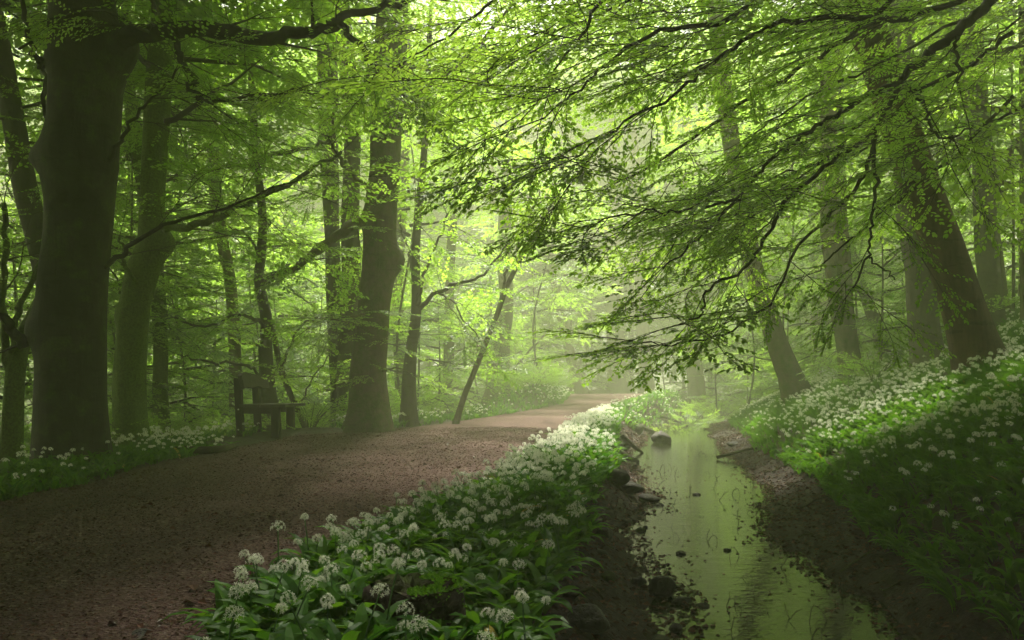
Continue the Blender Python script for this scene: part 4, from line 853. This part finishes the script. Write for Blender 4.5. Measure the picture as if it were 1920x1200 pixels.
for i, (a, b) in enumerate(zip(xs, ys)):
    if math.hypot(a - STUMP[0], b - STUMP[1]) < .2: continue
    yl = i % 14 == 3
    gplant(a, b, 6 if yl else i % 6, "wild garlic plant with one yellowed leaf near the mossy stump on the verge" if yl else "wild garlic plant with a white flower head on the verge between path and stream",
           "yellowing garlic plants on the verge" if yl else "garlic plants on the verge", rgp.uniform(0, 6.28), rgp.uniform(.85, 1.15))
xs, ys = fill(lambda K: K[5] + .25, lambda K: K[5] + 1.6, 2.4, 5.5, 7, rgp)
for i, (a, b) in enumerate(zip(xs, ys)):
    gplant(a, b, i % 6, "wild garlic plant with a white flower head on the slope right of the stream", "garlic plants on the slope", rgp.uniform(0, 6.28), rgp.uniform(.8, 1.05))

# ------------------------------------------------------------------ bench
def box_mb(mb, c, sx, sy, sz, R=None, bev=.008, mi=0, jit=0.0, seed=0):
    bm_v = []
    for i in (-1, 1):
        for j in (-1, 1):
            for k in (-1, 1):
                for ax in range(3):
                    v = np.array([i * sx / 2, j * sy / 2, k * sz / 2]); s_ = np.array([i, j, k]); o = [a for a in range(3) if a != ax]
                    for a in o: v[a] -= s_[a] * bev
                    bm_v.append(v)
    V = np.array(bm_v)
    if R is not None: V = V @ np.array(R).T
    V = V + np.array(c)
    import bmesh
    bm = bmesh.new(); vs = [bm.verts.new(v) for v in V]; r = bmesh.ops.convex_hull(bm, input=vs); bmesh.ops.triangulate(bm, faces=bm.faces[:])
    bm.verts.index_update(); Vn = np.array([v.co[:] for v in bm.verts]); Fa = np.array([[v.index for v in f.verts] for f in bm.faces]); bm.free(); mb.add(Vn, Fa, mi)
def rotz(a): c, s = math.cos(a), math.sin(a); return np.array([[c, -s, 0], [s, c, 0], [0, 0, 1]])
def bench():
    bx, by = -4.03, 11.0; gz = hz(bx, by); A = rad(3); R = rotz(A)
    root = empty("wooden_bench", (bx, by, gz), "dark weathered wooden bench with a wavy backrest, facing the path at its left edge", "bench")
    def W(u, v, z): return np.array([bx, by, gz]) + R @ np.array([u, v, z])     # u towards the path, v along the bench
    for v in (.05, .95):
        mb = MB(['wood']); Rp = R @ np.array([[math.cos(-.05), 0, math.sin(-.05)], [0, 1, 0], [-math.sin(-.05), 0, math.cos(-.05)]])
        box_mb(mb, W(0.0, v, .38), .10, .11, .96, Rp); p = mb.build("back_post", root)
    for v in (.05, .95):
        mb = MB(['wood']); box_mb(mb, W(.53, v, .17), .12, .11, .55, R); mb.build("leg", root)
        mb = MB(['wood']); box_mb(mb, W(.27, v, .385), .43, .07, .10, R); mb.build("rail", root)
    # seat: two boards with a natural wavy edge
    def slab(pts, z0, z1, mk, name, tf):
        n = len(pts); V = np.array([tf(p[0], p[1], z0) for p in pts] + [tf(p[0], p[1], z1) for p in pts]); c0 = np.mean(V[:n], 0); c1 = np.mean(V[n:], 0); V = np.vstack([V, c0, c1]); Fa = []
        for i in range(n):
            j = (i + 1) % n; Fa += [[i, j, n + j], [i, n + j, n + i], [2 * n, j, i], [2 * n + 1, n + i, n + j]]
        mb = MB([mk]); mb.add(V, Fa, 0); return mb.build(name, root)
    for k, (u0, u1) in enumerate(((.02 + .03, .36), (.365, .72))):
        e = [(u0 + (.01 * math.sin(t * 9 + k)), -.17 + 1.4 * t) for t in np.linspace(0, 1, 12)] + [(u1 + (.03 * math.sin(t * 7 + 2 + k) if k else .0), -.17 + 1.4 * t) for t in np.linspace(1, 0, 12)]
        e = [(p[0], p[1] + (.03 * math.sin(p[0] * 14) if abs(p[1] + .17) < .01 else 0)) for p in e]
        o = slab(e, .435, .475, 'wood_top', "seat_board", W)
        for v in (.05, .95): 
            mb = MB(['metal']); c = W((u0 + u1) / 2, v, .476); mb.tube([c, c + (0, 0, .008)], [.014, .012], 8, cap=True); mb.build("bolt", o)
    # backrest: one wavy board, tilted back
    ta = .22
    def B(a, b, z): return W(.055 + z * math.cos(ta) - (b - .78) * math.sin(ta), a, b * math.cos(ta) + .02 + z * math.sin(ta))
    tt = np.linspace(0, 1, 24)
    top = [(-.14 + 1.36 * t, .905 + .02 * math.sin(t * 13) + .03 * math.sin(t * 5 + .5) - .03 * abs(2 * t - 1) ** 4) for t in tt]
    bot = [(-.14 + 1.36 * t, .69 + .035 * math.sin(t * 3.14) + .012 * math.sin(t * 15)) for t in tt[::-1]]
    e = bot + top
    n = len(e); V = np.array([B(p[0], p[1], 0) for p in e] + [B(p[0], p[1], .06) for p in e]); m = n // 2; Fa = []
    for i in range(n):
        j = (i + 1) % n; Fa += [[i, j, n + j], [i, n + j, n + i]]
    for i in range(m - 1):
        a, b, c, d_ = i, i + 1, n - 2 - i, n - 1 - i
        Fa += [[a, c, b], [a, d_, c], [n + a, n + b, n + c], [n + a, n + c, n + d_]]
    mb = MB(['wood_top']); mb.add(V, Fa, 0); bk = mb.build("backrest", root)
    for a in (.08, .94):
        mb = MB(['metal']); c = B(a, .80, .061); mb.tube([c, c + R @ np.array([.01, 0, 0.002])], [.016, .013], 8, cap=True); mb.build("bolt", bk)
    mb = MB(['plaque']); box_mb(mb, B(.5, .81, .064), .006, .11, .07, R @ np.array([[math.cos(-ta), 0, math.sin(-ta)], [0, 1, 0], [-math.sin(-ta), 0, math.cos(-ta)]]), .001); mb.build("plaque", bk)
    for v in (.05,):
        for (u, z) in ((.0, .40), (.10, .46), (.0, .10)):
            mb = MB(['metal']); c = W(u, v - .055, z); mb.tube([c, c + (0, -.008, 0)], [.013, .011], 8, cap=True); mb.build("bolt", root)
bench()

# ------------------------------------------------------------------ stones, logs, stump, twigs, litter
def ground_at(px, py, water=True):
    Y = np.arange(1.4, 60, .02); x = (px - CX) / F * Y; z = EYE - (py - HY) / F * Y; g = height(x, Y)
    if water: g = np.maximum(g, WATER_Z)
    k = np.where(z <= g)[0]; k = int(k[0]) if len(k) else 1900
    return np.array([x[k], Y[k], g[k]])
def rock_mesh(seed, ang=.5, mk='stone', name="stone"):
    rg = np.random.RandomState(seed); nu, nv = 22, 13; V = []
    th = np.linspace(0, 2 * np.pi, nu, endpoint=False); ph = np.linspace(-np.pi / 2, np.pi / 2, nv)
    T, Pp = np.meshgrid(th, ph); D = np.stack([np.cos(Pp) * np.cos(T), np.cos(Pp) * np.sin(T), np.sin(Pp)], -1)
    r = np.ones(T.shape)
    for k in range(9):     # cut by planes for an angular stone
        nn = nrm(rg.normal(0, 1, 3)); hh = rg.uniform(.62, .9); dt = (D * nn).sum(-1); r = np.where(dt > .05, np.minimum(r, hh / np.maximum(dt, .05)), r)
    r = 1 - (1 - r) * (.5 + ang * .5); r = r + .04 * fbm(D[..., 0] * 3 + seed, D[..., 1] * 3 + D[..., 2] * 2, 1, 3, seed)
    V = (D * r[..., None]).reshape(-1, 3); idx = np.arange(nu * nv).reshape(nv, nu); nx = np.roll(idx, -1, 1)
    a, b, c, dd = idx[:-1].ravel(), nx[:-1].ravel(), nx[1:].ravel(), idx[1:].ravel()
    mb = MB([mk]); mb.add(V, np.concatenate([np.stack([a, b, c], 1), np.stack([a, c, dd], 1)]), 0, .5, True); return mb.build(name, link=False)
RK = [rock_mesh(s, .9, 'stone') for s in range(6)]; RM = [rock_mesh(s + 10, .8, 'stone_moss') for s in range(4)]
def stone(px, py, wpx, hpx, label, k, moss=False, rot=0.0, dep=.8, sink=.2, name="stone", group=None):
    p = ground_at(px, py); s = p[1] / F; o = bpy.data.objects.new(name, (RM if moss else RK)[k % (4 if moss else 6)]); COL.objects.link(o)
    sx, sz = wpx * s / 2, hpx * s / 2 * 1.15; o.scale = (sx, sx * dep, sz); o.location = (p[0], p[1], p[2] + sz * (1 - 2 * sink)); o.rotation_euler = (.12, .1, rot); tag(o, label, "stone", group); return o
stone(1241, 830, 44, 26, "reddish wedge-shaped stone standing in the stream near its bend", 0, rot=.3)
stone(1215, 985, 50, 38, "flat upright grey slab at the foot of the verge above the muddy stream bank", 1) if False else None
stone(1100, 985, 34, 42, "upright grey slab wedged under the garlic verge", 1, rot=.5, sink=.1)
stone(1242, 1118, 56, 40, "angular dark stone on the near muddy bank left of the water", 2, rot=.2)
stone(1195, 1098, 34, 20, "small reddish stone beside the angular dark stone on the near bank", 3)
stone(1105, 1175, 90, 44, "large flat stone half sunk at the bottom of the near bank", 4, sink=.35)
stone(1180, 925, 56, 24, "long dark boulder at the water edge under the verge", 5, rot=.1)
stone(1218, 940, 50, 16, "low dark stone tongue reaching into the water", 1, rot=.4)
stone(1158, 905, 46, 30, "mossy boulder tucked under the garlic leaves", 0, moss=True)
stone(1196, 812, 30, 20, "moss-topped square stone at the end of the verge", 1, moss=True)
stone(1170, 840, 34, 18, "mossy stone between the verge and the far pool", 2, moss=True)
stone(1306, 928, 18, 5, "flat dark stone lying level in the middle of the stream", 3, sink=.3)
stone(1238, 948, 19, 6, "small flat stone in the water off the stone tongue", 4, sink=.3)
stone(1210, 990, 10, 5, "pebble in the shallow water near the left edge", 5, sink=.3)
stone(1364, 1033, 16, 6, "dark leaf-shaped stone awash in the wide part of the stream", 2, sink=.35)
stone(1278, 1040, 22, 9, "dark lump of stone in shallow water off the near bank", 0, sink=.3)
stone(1375, 836, 30, 9, "dark low stone on the right bank at the bend", 3)
stone(1135, 1010, 40, 22, "broken brown stone sticking out of the near bank", 2, rot=1.0)
stone(1268, 1185, 34, 16, "pale-topped stone beside the near waterline", 3, rot=.7)
stone(268, 1188, 40, 10, "flat stone lying on the path at the bottom left", 4, sink=.4)
def log(pts, r0, r1, label, mk='rot', name="rotten_log", cat="log", sides=12):
    P = np.array([np.array(ground_at(p[0], p[1])) + np.array([0, 0, p[2]]) for p in pts]); c = P.mean(0); root = empty(name, tuple(c), label, cat)
    Q = catmull(P, 14); mb = MB([mk]); mb.tube(Q, np.linspace(r0, r1, 14), sides, 0, cap=True, rough=.1, seed=int(pts[0][0])); mb.build("log_body", root)
log([(1180, 800, .08), (1225, 812, .03)], .055, .04, "short mossy rotten log end at the stream edge beside the square stone")
log([(1240, 785, .10), (1292, 800, .0)], .045, .02, "splintered pale rotten log sloping into the stream at the bend")
log([(1165, 830, .10), (1205, 850, .0)], .04, .02, "dark broken root sloping down to the water under the verge")
log([(1150, 865, .12), (1195, 868, .02)], .05, .03, "mossy root curling out below the verge flowers")
log([(1345, 862, .03), (1410, 848, .05), (1455, 846, .05)], .028, .018, "fallen branch lying on the right bank below the garlic", name="fallen_branch", cat="branch", sides=8)
log([(1575, 1080, .02), (1625, 1050, .03), (1640, 1042, .03)], .006, .003, "thin reddish stick on the leaf litter of the right bank", name="fallen_branch", cat="branch", sides=5)
log([(330, 850, .03), (400, 852, .05), (440, 842, .04)], .05, .03, "low dark root along the left path edge below the white garlic", name="tree_root", cat="root")
rgs = np.random.RandomState(61)
for i in range(46):
    y = 2.9 + 9 * rgs.rand() ** 1.3; Kk = [np.interp(y, KN[:, 0], KN[:, q]) for q in range(1, 7)]
    lf = i % 3 > 0; x = rgs.uniform(Kk[2] - .05, Kk[3] + .08) if lf else rgs.uniform(Kk[4] - .1, Kk[5]); q = rgs.uniform(.012, .045) if lf else rgs.uniform(.01, .025)
    o = bpy.data.objects.new("stone", (RM if i % 5 == 0 else RK)[i % 4]); COL.objects.link(o); o.scale = (q * rgs.uniform(.9, 1.5), q, q * rgs.uniform(.45, .8)); o.location = (x, y, max(hz(x, y), WATER_Z - .01) + q * .2); o.rotation_euler = (.2, .1, rgs.uniform(0, 6.28))
    tag(o, "small dark stone lying on the muddy bank " + ("under the garlic verge" if lf else "below the garlic slope"), "stone", "small stones " + ("on the left bank" if lf else "on the right bank"))
for i in range(14):      # roots and dead sticks on the banks
    y = 3.0 + i * .62; Kk = [np.interp(y, KN[:, 0], KN[:, q]) for q in range(1, 7)]; lf = i % 2 == 0
    x0 = Kk[2] + .02 if lf else rgs.uniform(Kk[4], Kk[5]); x1 = x0 + (rgs.uniform(.15, .4) if lf else rgs.uniform(-.3, .3)); y1 = y + rgs.uniform(-.25, .25)
    Pq = []
    for t_ in np.linspace(0, 1, 6): xx = x0 + (x1 - x0) * t_ + rgs.normal(0, .015); yy = y + (y1 - y) * t_ + rgs.normal(0, .015); Pq.append((xx, yy, max(hz(xx, yy), WATER_Z) + .006 + .02 * math.sin(3.1 * t_)))
    mb = MB(['rot']); r_ = rgs.uniform(.006, .014) if lf else rgs.uniform(.003, .007); mb.tube(catmull(Pq, 14), np.linspace(r_, r_ * .4, 14), 6, 0, cap=True, rough=.1, seed=i)
    o = mb.build("exposed_root" if lf else "dead_stick"); tag(o, "thin exposed root curling down the bank under the garlic verge" if lf else "dead stick lying on the leaf litter below the garlic slope", "root" if lf else "stick", "roots on the left bank" if lf else "sticks on the right bank")
# post at the bend
p = ground_at(1279, 792); root = empty("wooden_stake", tuple(p), "short dark wooden stake standing at the stream bend", "stake"); mb = MB(['rot']); mb.tube([p + (0, 0, -.1), p + (0, 0, .2), p + (.01, 0, .36)], [.09, .085, .08], 10, cap=True, rough=.05); mb.build("stake_body", root)
# stump
sx_, sy_ = STUMP; gz = hz(sx_, sy_); root = empty("tree_stump", (sx_, sy_, gz), "broken reddish tree stump with a mossy rim among the nearest garlic", "stump")
zz = np.array([-.1, .0, .06, .11, .14, .15]); mb = MB(['rot']); mb.tube(np.stack([sx_ + zz * .05, zz * 0 + sy_, gz + zz], 1), [.20, .175, .15, .145, .14, .125], 26, rough=.09, seed=9)
rgq = np.random.RandomState(4); a = np.linspace(0, 6.28, 27)[:-1]; rr = .125 * (1 + .05 * np.sin(3 * a)); mb.build("stump_body", root)
mb = MB(['rot']); rings = [np.stack([sx_ + .01 + rr * f * np.cos(a), sy_ + rr * f * np.sin(a), gz + .148 - .03 * (1 - f) + rgq.normal(0, .014, 26)], 1) for f in (1.02, .7, .4, .1)]
V = np.vstack(rings); idx = np.arange(26 * 4).reshape(4, 26); nx = np.roll(idx, -1, 1); q = [idx[:-1].ravel(), nx[:-1].ravel(), nx[1:].ravel(), idx[1:].ravel()]
mb.add(V, np.concatenate([np.stack([q[0], q[1], q[2]], 1), np.stack([q[0], q[2], q[3]], 1), np.stack([idx[3][[0] * 24], idx[3][1:25], idx[3][2:26]], 1)])); mb.build("cut_face", root)
mb = MB(['garlic']); n = 900; aa = rgq.uniform(-1.4, 1.6, n); r_ = rgq.uniform(.07, .16, n); pos = np.stack([sx_ + r_ * np.cos(aa), sy_ - r_ * np.sin(aa) * .9, gz + np.where(r_ > .145, rgq.uniform(.03, .15, n), .15)], 1)
dd = rgq.normal(0, 1, (n, 3)); dd[:, 2] = np.abs(dd[:, 2]); Rm = frames(dd, rgq.normal(0, 1, (n, 3))); A = np.einsum('kij,vj->kvi', Rm, LEAF4 * .014) + pos[:, None]
mb.add(A.reshape(-1, 3), (LF4[None] + (np.arange(n) * 4)[:, None, None]).reshape(-1, 3), 0, np.repeat(rgq.uniform(.3, 1, n), 4)); mb.build("moss", root)

# twigs poking from the stream: countable sticks
def twig_mesh(seed):
    rg = np.random.RandomState(seed); mb = MB(['twig']); h = rg.uniform(.05, .13); kind = seed % 4
    if kind == 0: P = walk((0, 0, -.05), (rg.normal(0, .4), rg.normal(0, .4), 1), h + .05, 5, rg, 0, .3)
    elif kind == 1: P = catmull([(-.05, 0, -.01), (-.02, .0, h * .7), (.03, .01, h), (.05, .02, -.01)], 9)
    elif kind == 2: P = walk((-.06, 0, .0), (1, rg.normal(0, .5), .25), .16, 6, rg, .05, .3)
    else: P = walk((0, 0, -.03), (rg.normal(0, 1), rg.normal(0, .5), .9), h + .03, 5, rg, 0, .25)
    mb.tube(P, np.linspace(.004, .002, len(P)), 5, 0, cap=True); k = len(P) // 2
    Q = walk(P[k], (rg.normal(0, 1), rg.normal(0, 1), .6), h * .5, 3, rg, 0, .3); mb.tube(Q, np.linspace(.003, .0015, len(Q)), 4)
    return mb.build("water_twig", link=False)
TW = [twig_mesh(s) for s in range(10)]; rgt = np.random.RandomState(12); cnt = 0
for i in range(400):
    if cnt >= 95: break
    y = 3 + 12 * rgt.rand() ** 1.6; K = [np.interp(y, KN[:, 0], KN[:, q]) for q in range(1, 7)]; t = rgt.beta(.7, .7)
    x = K[3] + (K[4] - K[3]) * (t * 1.06 - .03)
    o = bpy.data.objects.new("water_twig", TW[i % 10]); COL.objects.link(o); o.location = (x, y, WATER_Z + .002); o.rotation_euler = (0, 0, rgt.uniform(0, 6.28)); s = rgt.uniform(.35, .8) * (1 + y * .04); o.scale = (s, s, s)
    tag(o, "small dark bent twig poking up out of the stream water", "twig", "twigs poking out of the stream"); cnt += 1
# litter
def litter():
    rg = np.random.RandomState(14)
    def scat(mb, x, y, size, lift=.004, flat=.45, water=False):
        n = len(x); z = height(x, y); z = np.maximum(z, WATER_Z) if water else z
        a = rg.uniform(0, 6.28, n); dd = np.stack([np.cos(a), np.sin(a), rg.normal(0, .25, n)], 1); Rm = frames(dd, np.stack([rg.normal(0, flat, n), rg.normal(0, flat, n), np.ones(n)], 1))
        base = LEAF4 * (1, 1.1, 2.2); A = np.einsum('kij,vj->kvi', Rm, base) * size[:, None, None] + np.stack([x, y, z + lift], 1)[:, None]
        mb.add(A.reshape(-1, 3), (LF4[None] + (np.arange(n) * 4)[:, None, None]).reshape(-1, 3), 0, np.repeat(rg.rand(n) ** 1.6, 4))
    mb = MB(['litter'])
    x, y = fill(lambda K: K[4] - .12, lambda K: K[5] + .35, 2, 14, 1100, rg); scat(mb, x, y, rg.uniform(.012, .042, len(x)), water=True)
    x, y = fill(lambda K: K[2] - .1, lambda K: K[3] + .12, 2, 14, 1100, rg); scat(mb, x, y, rg.uniform(.012, .042, len(x)), water=True)
    x, y = fill(lambda K: K[3], lambda K: K[4], 2.5, 14, 16, rg); scat(mb, x, y, rg.uniform(.01, .03, len(x)), .001, .15, True)
    x, y = fill(lambda K: K[3] - .05, lambda K: K[3] + .32, 2.5, 12, 130, rg); scat(mb, x, y, rg.uniform(.01, .04, len(x)), .001, .3, True)
    x, y = fill(lambda K: K[4] - .3, lambda K: K[4] + .05, 2.5, 12, 130, rg); scat(mb, x, y, rg.uniform(.01, .04, len(x)), .001, .3, True)
    for (f0, f1) in ((lambda K: K[4] - .1, lambda K: K[5] + .3), (lambda K: K[2] - .1, lambda K: K[3] + .1)):
        x, y = fill(f0, f1, 14, 25, 420, rg); scat(mb, x, y, rg.uniform(.03, .075, len(x)), .006, .6, True)
    tag(mb.build("leaf_litter"), "dark wet dead leaves on the muddy stream banks", None, None, "stuff")
    mb = MB(['litter']); x, y = fill(lambda K: K[0] - .05, lambda K: K[1] + .1, 1.6, 6.5, 2600, rg); scat(mb, x, y, rg.uniform(.006, .02, len(x)), .002, .35)
    x, y = fill(lambda K: K[0] - .05, lambda K: K[1] + .1, 6.5, 13, 900, rg); scat(mb, x, y, rg.uniform(.01, .028, len(x)), .002, .35)
    x, y = fill(lambda K: K[0] - .1, lambda K: K[1] + .1, 1.8, 12, 14, rg); scat(mb, x, y, rg.uniform(.025, .055, len(x)), .006, .5)
    x, y = fill(lambda K: K[1] - .35, lambda K: K[1] + .1, 1.8, 12, 90, rg); scat(mb, x, y, rg.uniform(.02, .045, len(x)), .006, .5)
    tag(mb.build("path_litter"), "small reddish bark chips and dead leaf scraps strewn over the path", None, None, "stuff")
litter()

# ------------------------------------------------------------------ haze
def haze():
    m, t, out = mat("haze_air"); pv = t.nodes.new("ShaderNodeVolumePrincipled")
    pv.inputs['Color'].default_value = HAZE_COLOR; pv.inputs['Density'].default_value = HAZE_DENSITY; pv.inputs['Anisotropy'].default_value = HAZE_G
    t.links.new(pv.outputs[0], out.inputs['Volume']); M['haze'] = m
    x0, x1, y0, y1, z0, z1 = -70, 70, -22, 82, -8, 24
    V = [(x, y, z) for x in (x0, x1) for y in (y0, y1) for z in (z0, z1)]
    Fa = [[0, 1, 3], [0, 3, 2], [4, 6, 7], [4, 7, 5], [0, 4, 5], [0, 5, 1], [2, 3, 7], [2, 7, 6], [0, 2, 6], [0, 6, 4], [1, 5, 7], [1, 7, 3]]
    mb = MB(['haze']); mb.add(V, Fa); o = mb.build("haze"); o['kind'] = "stuff"
haze()
print("objects", len(bpy.data.objects), "tris", sum(len(o.data.polygons) for o in bpy.data.objects if o.type == 'MESH'))
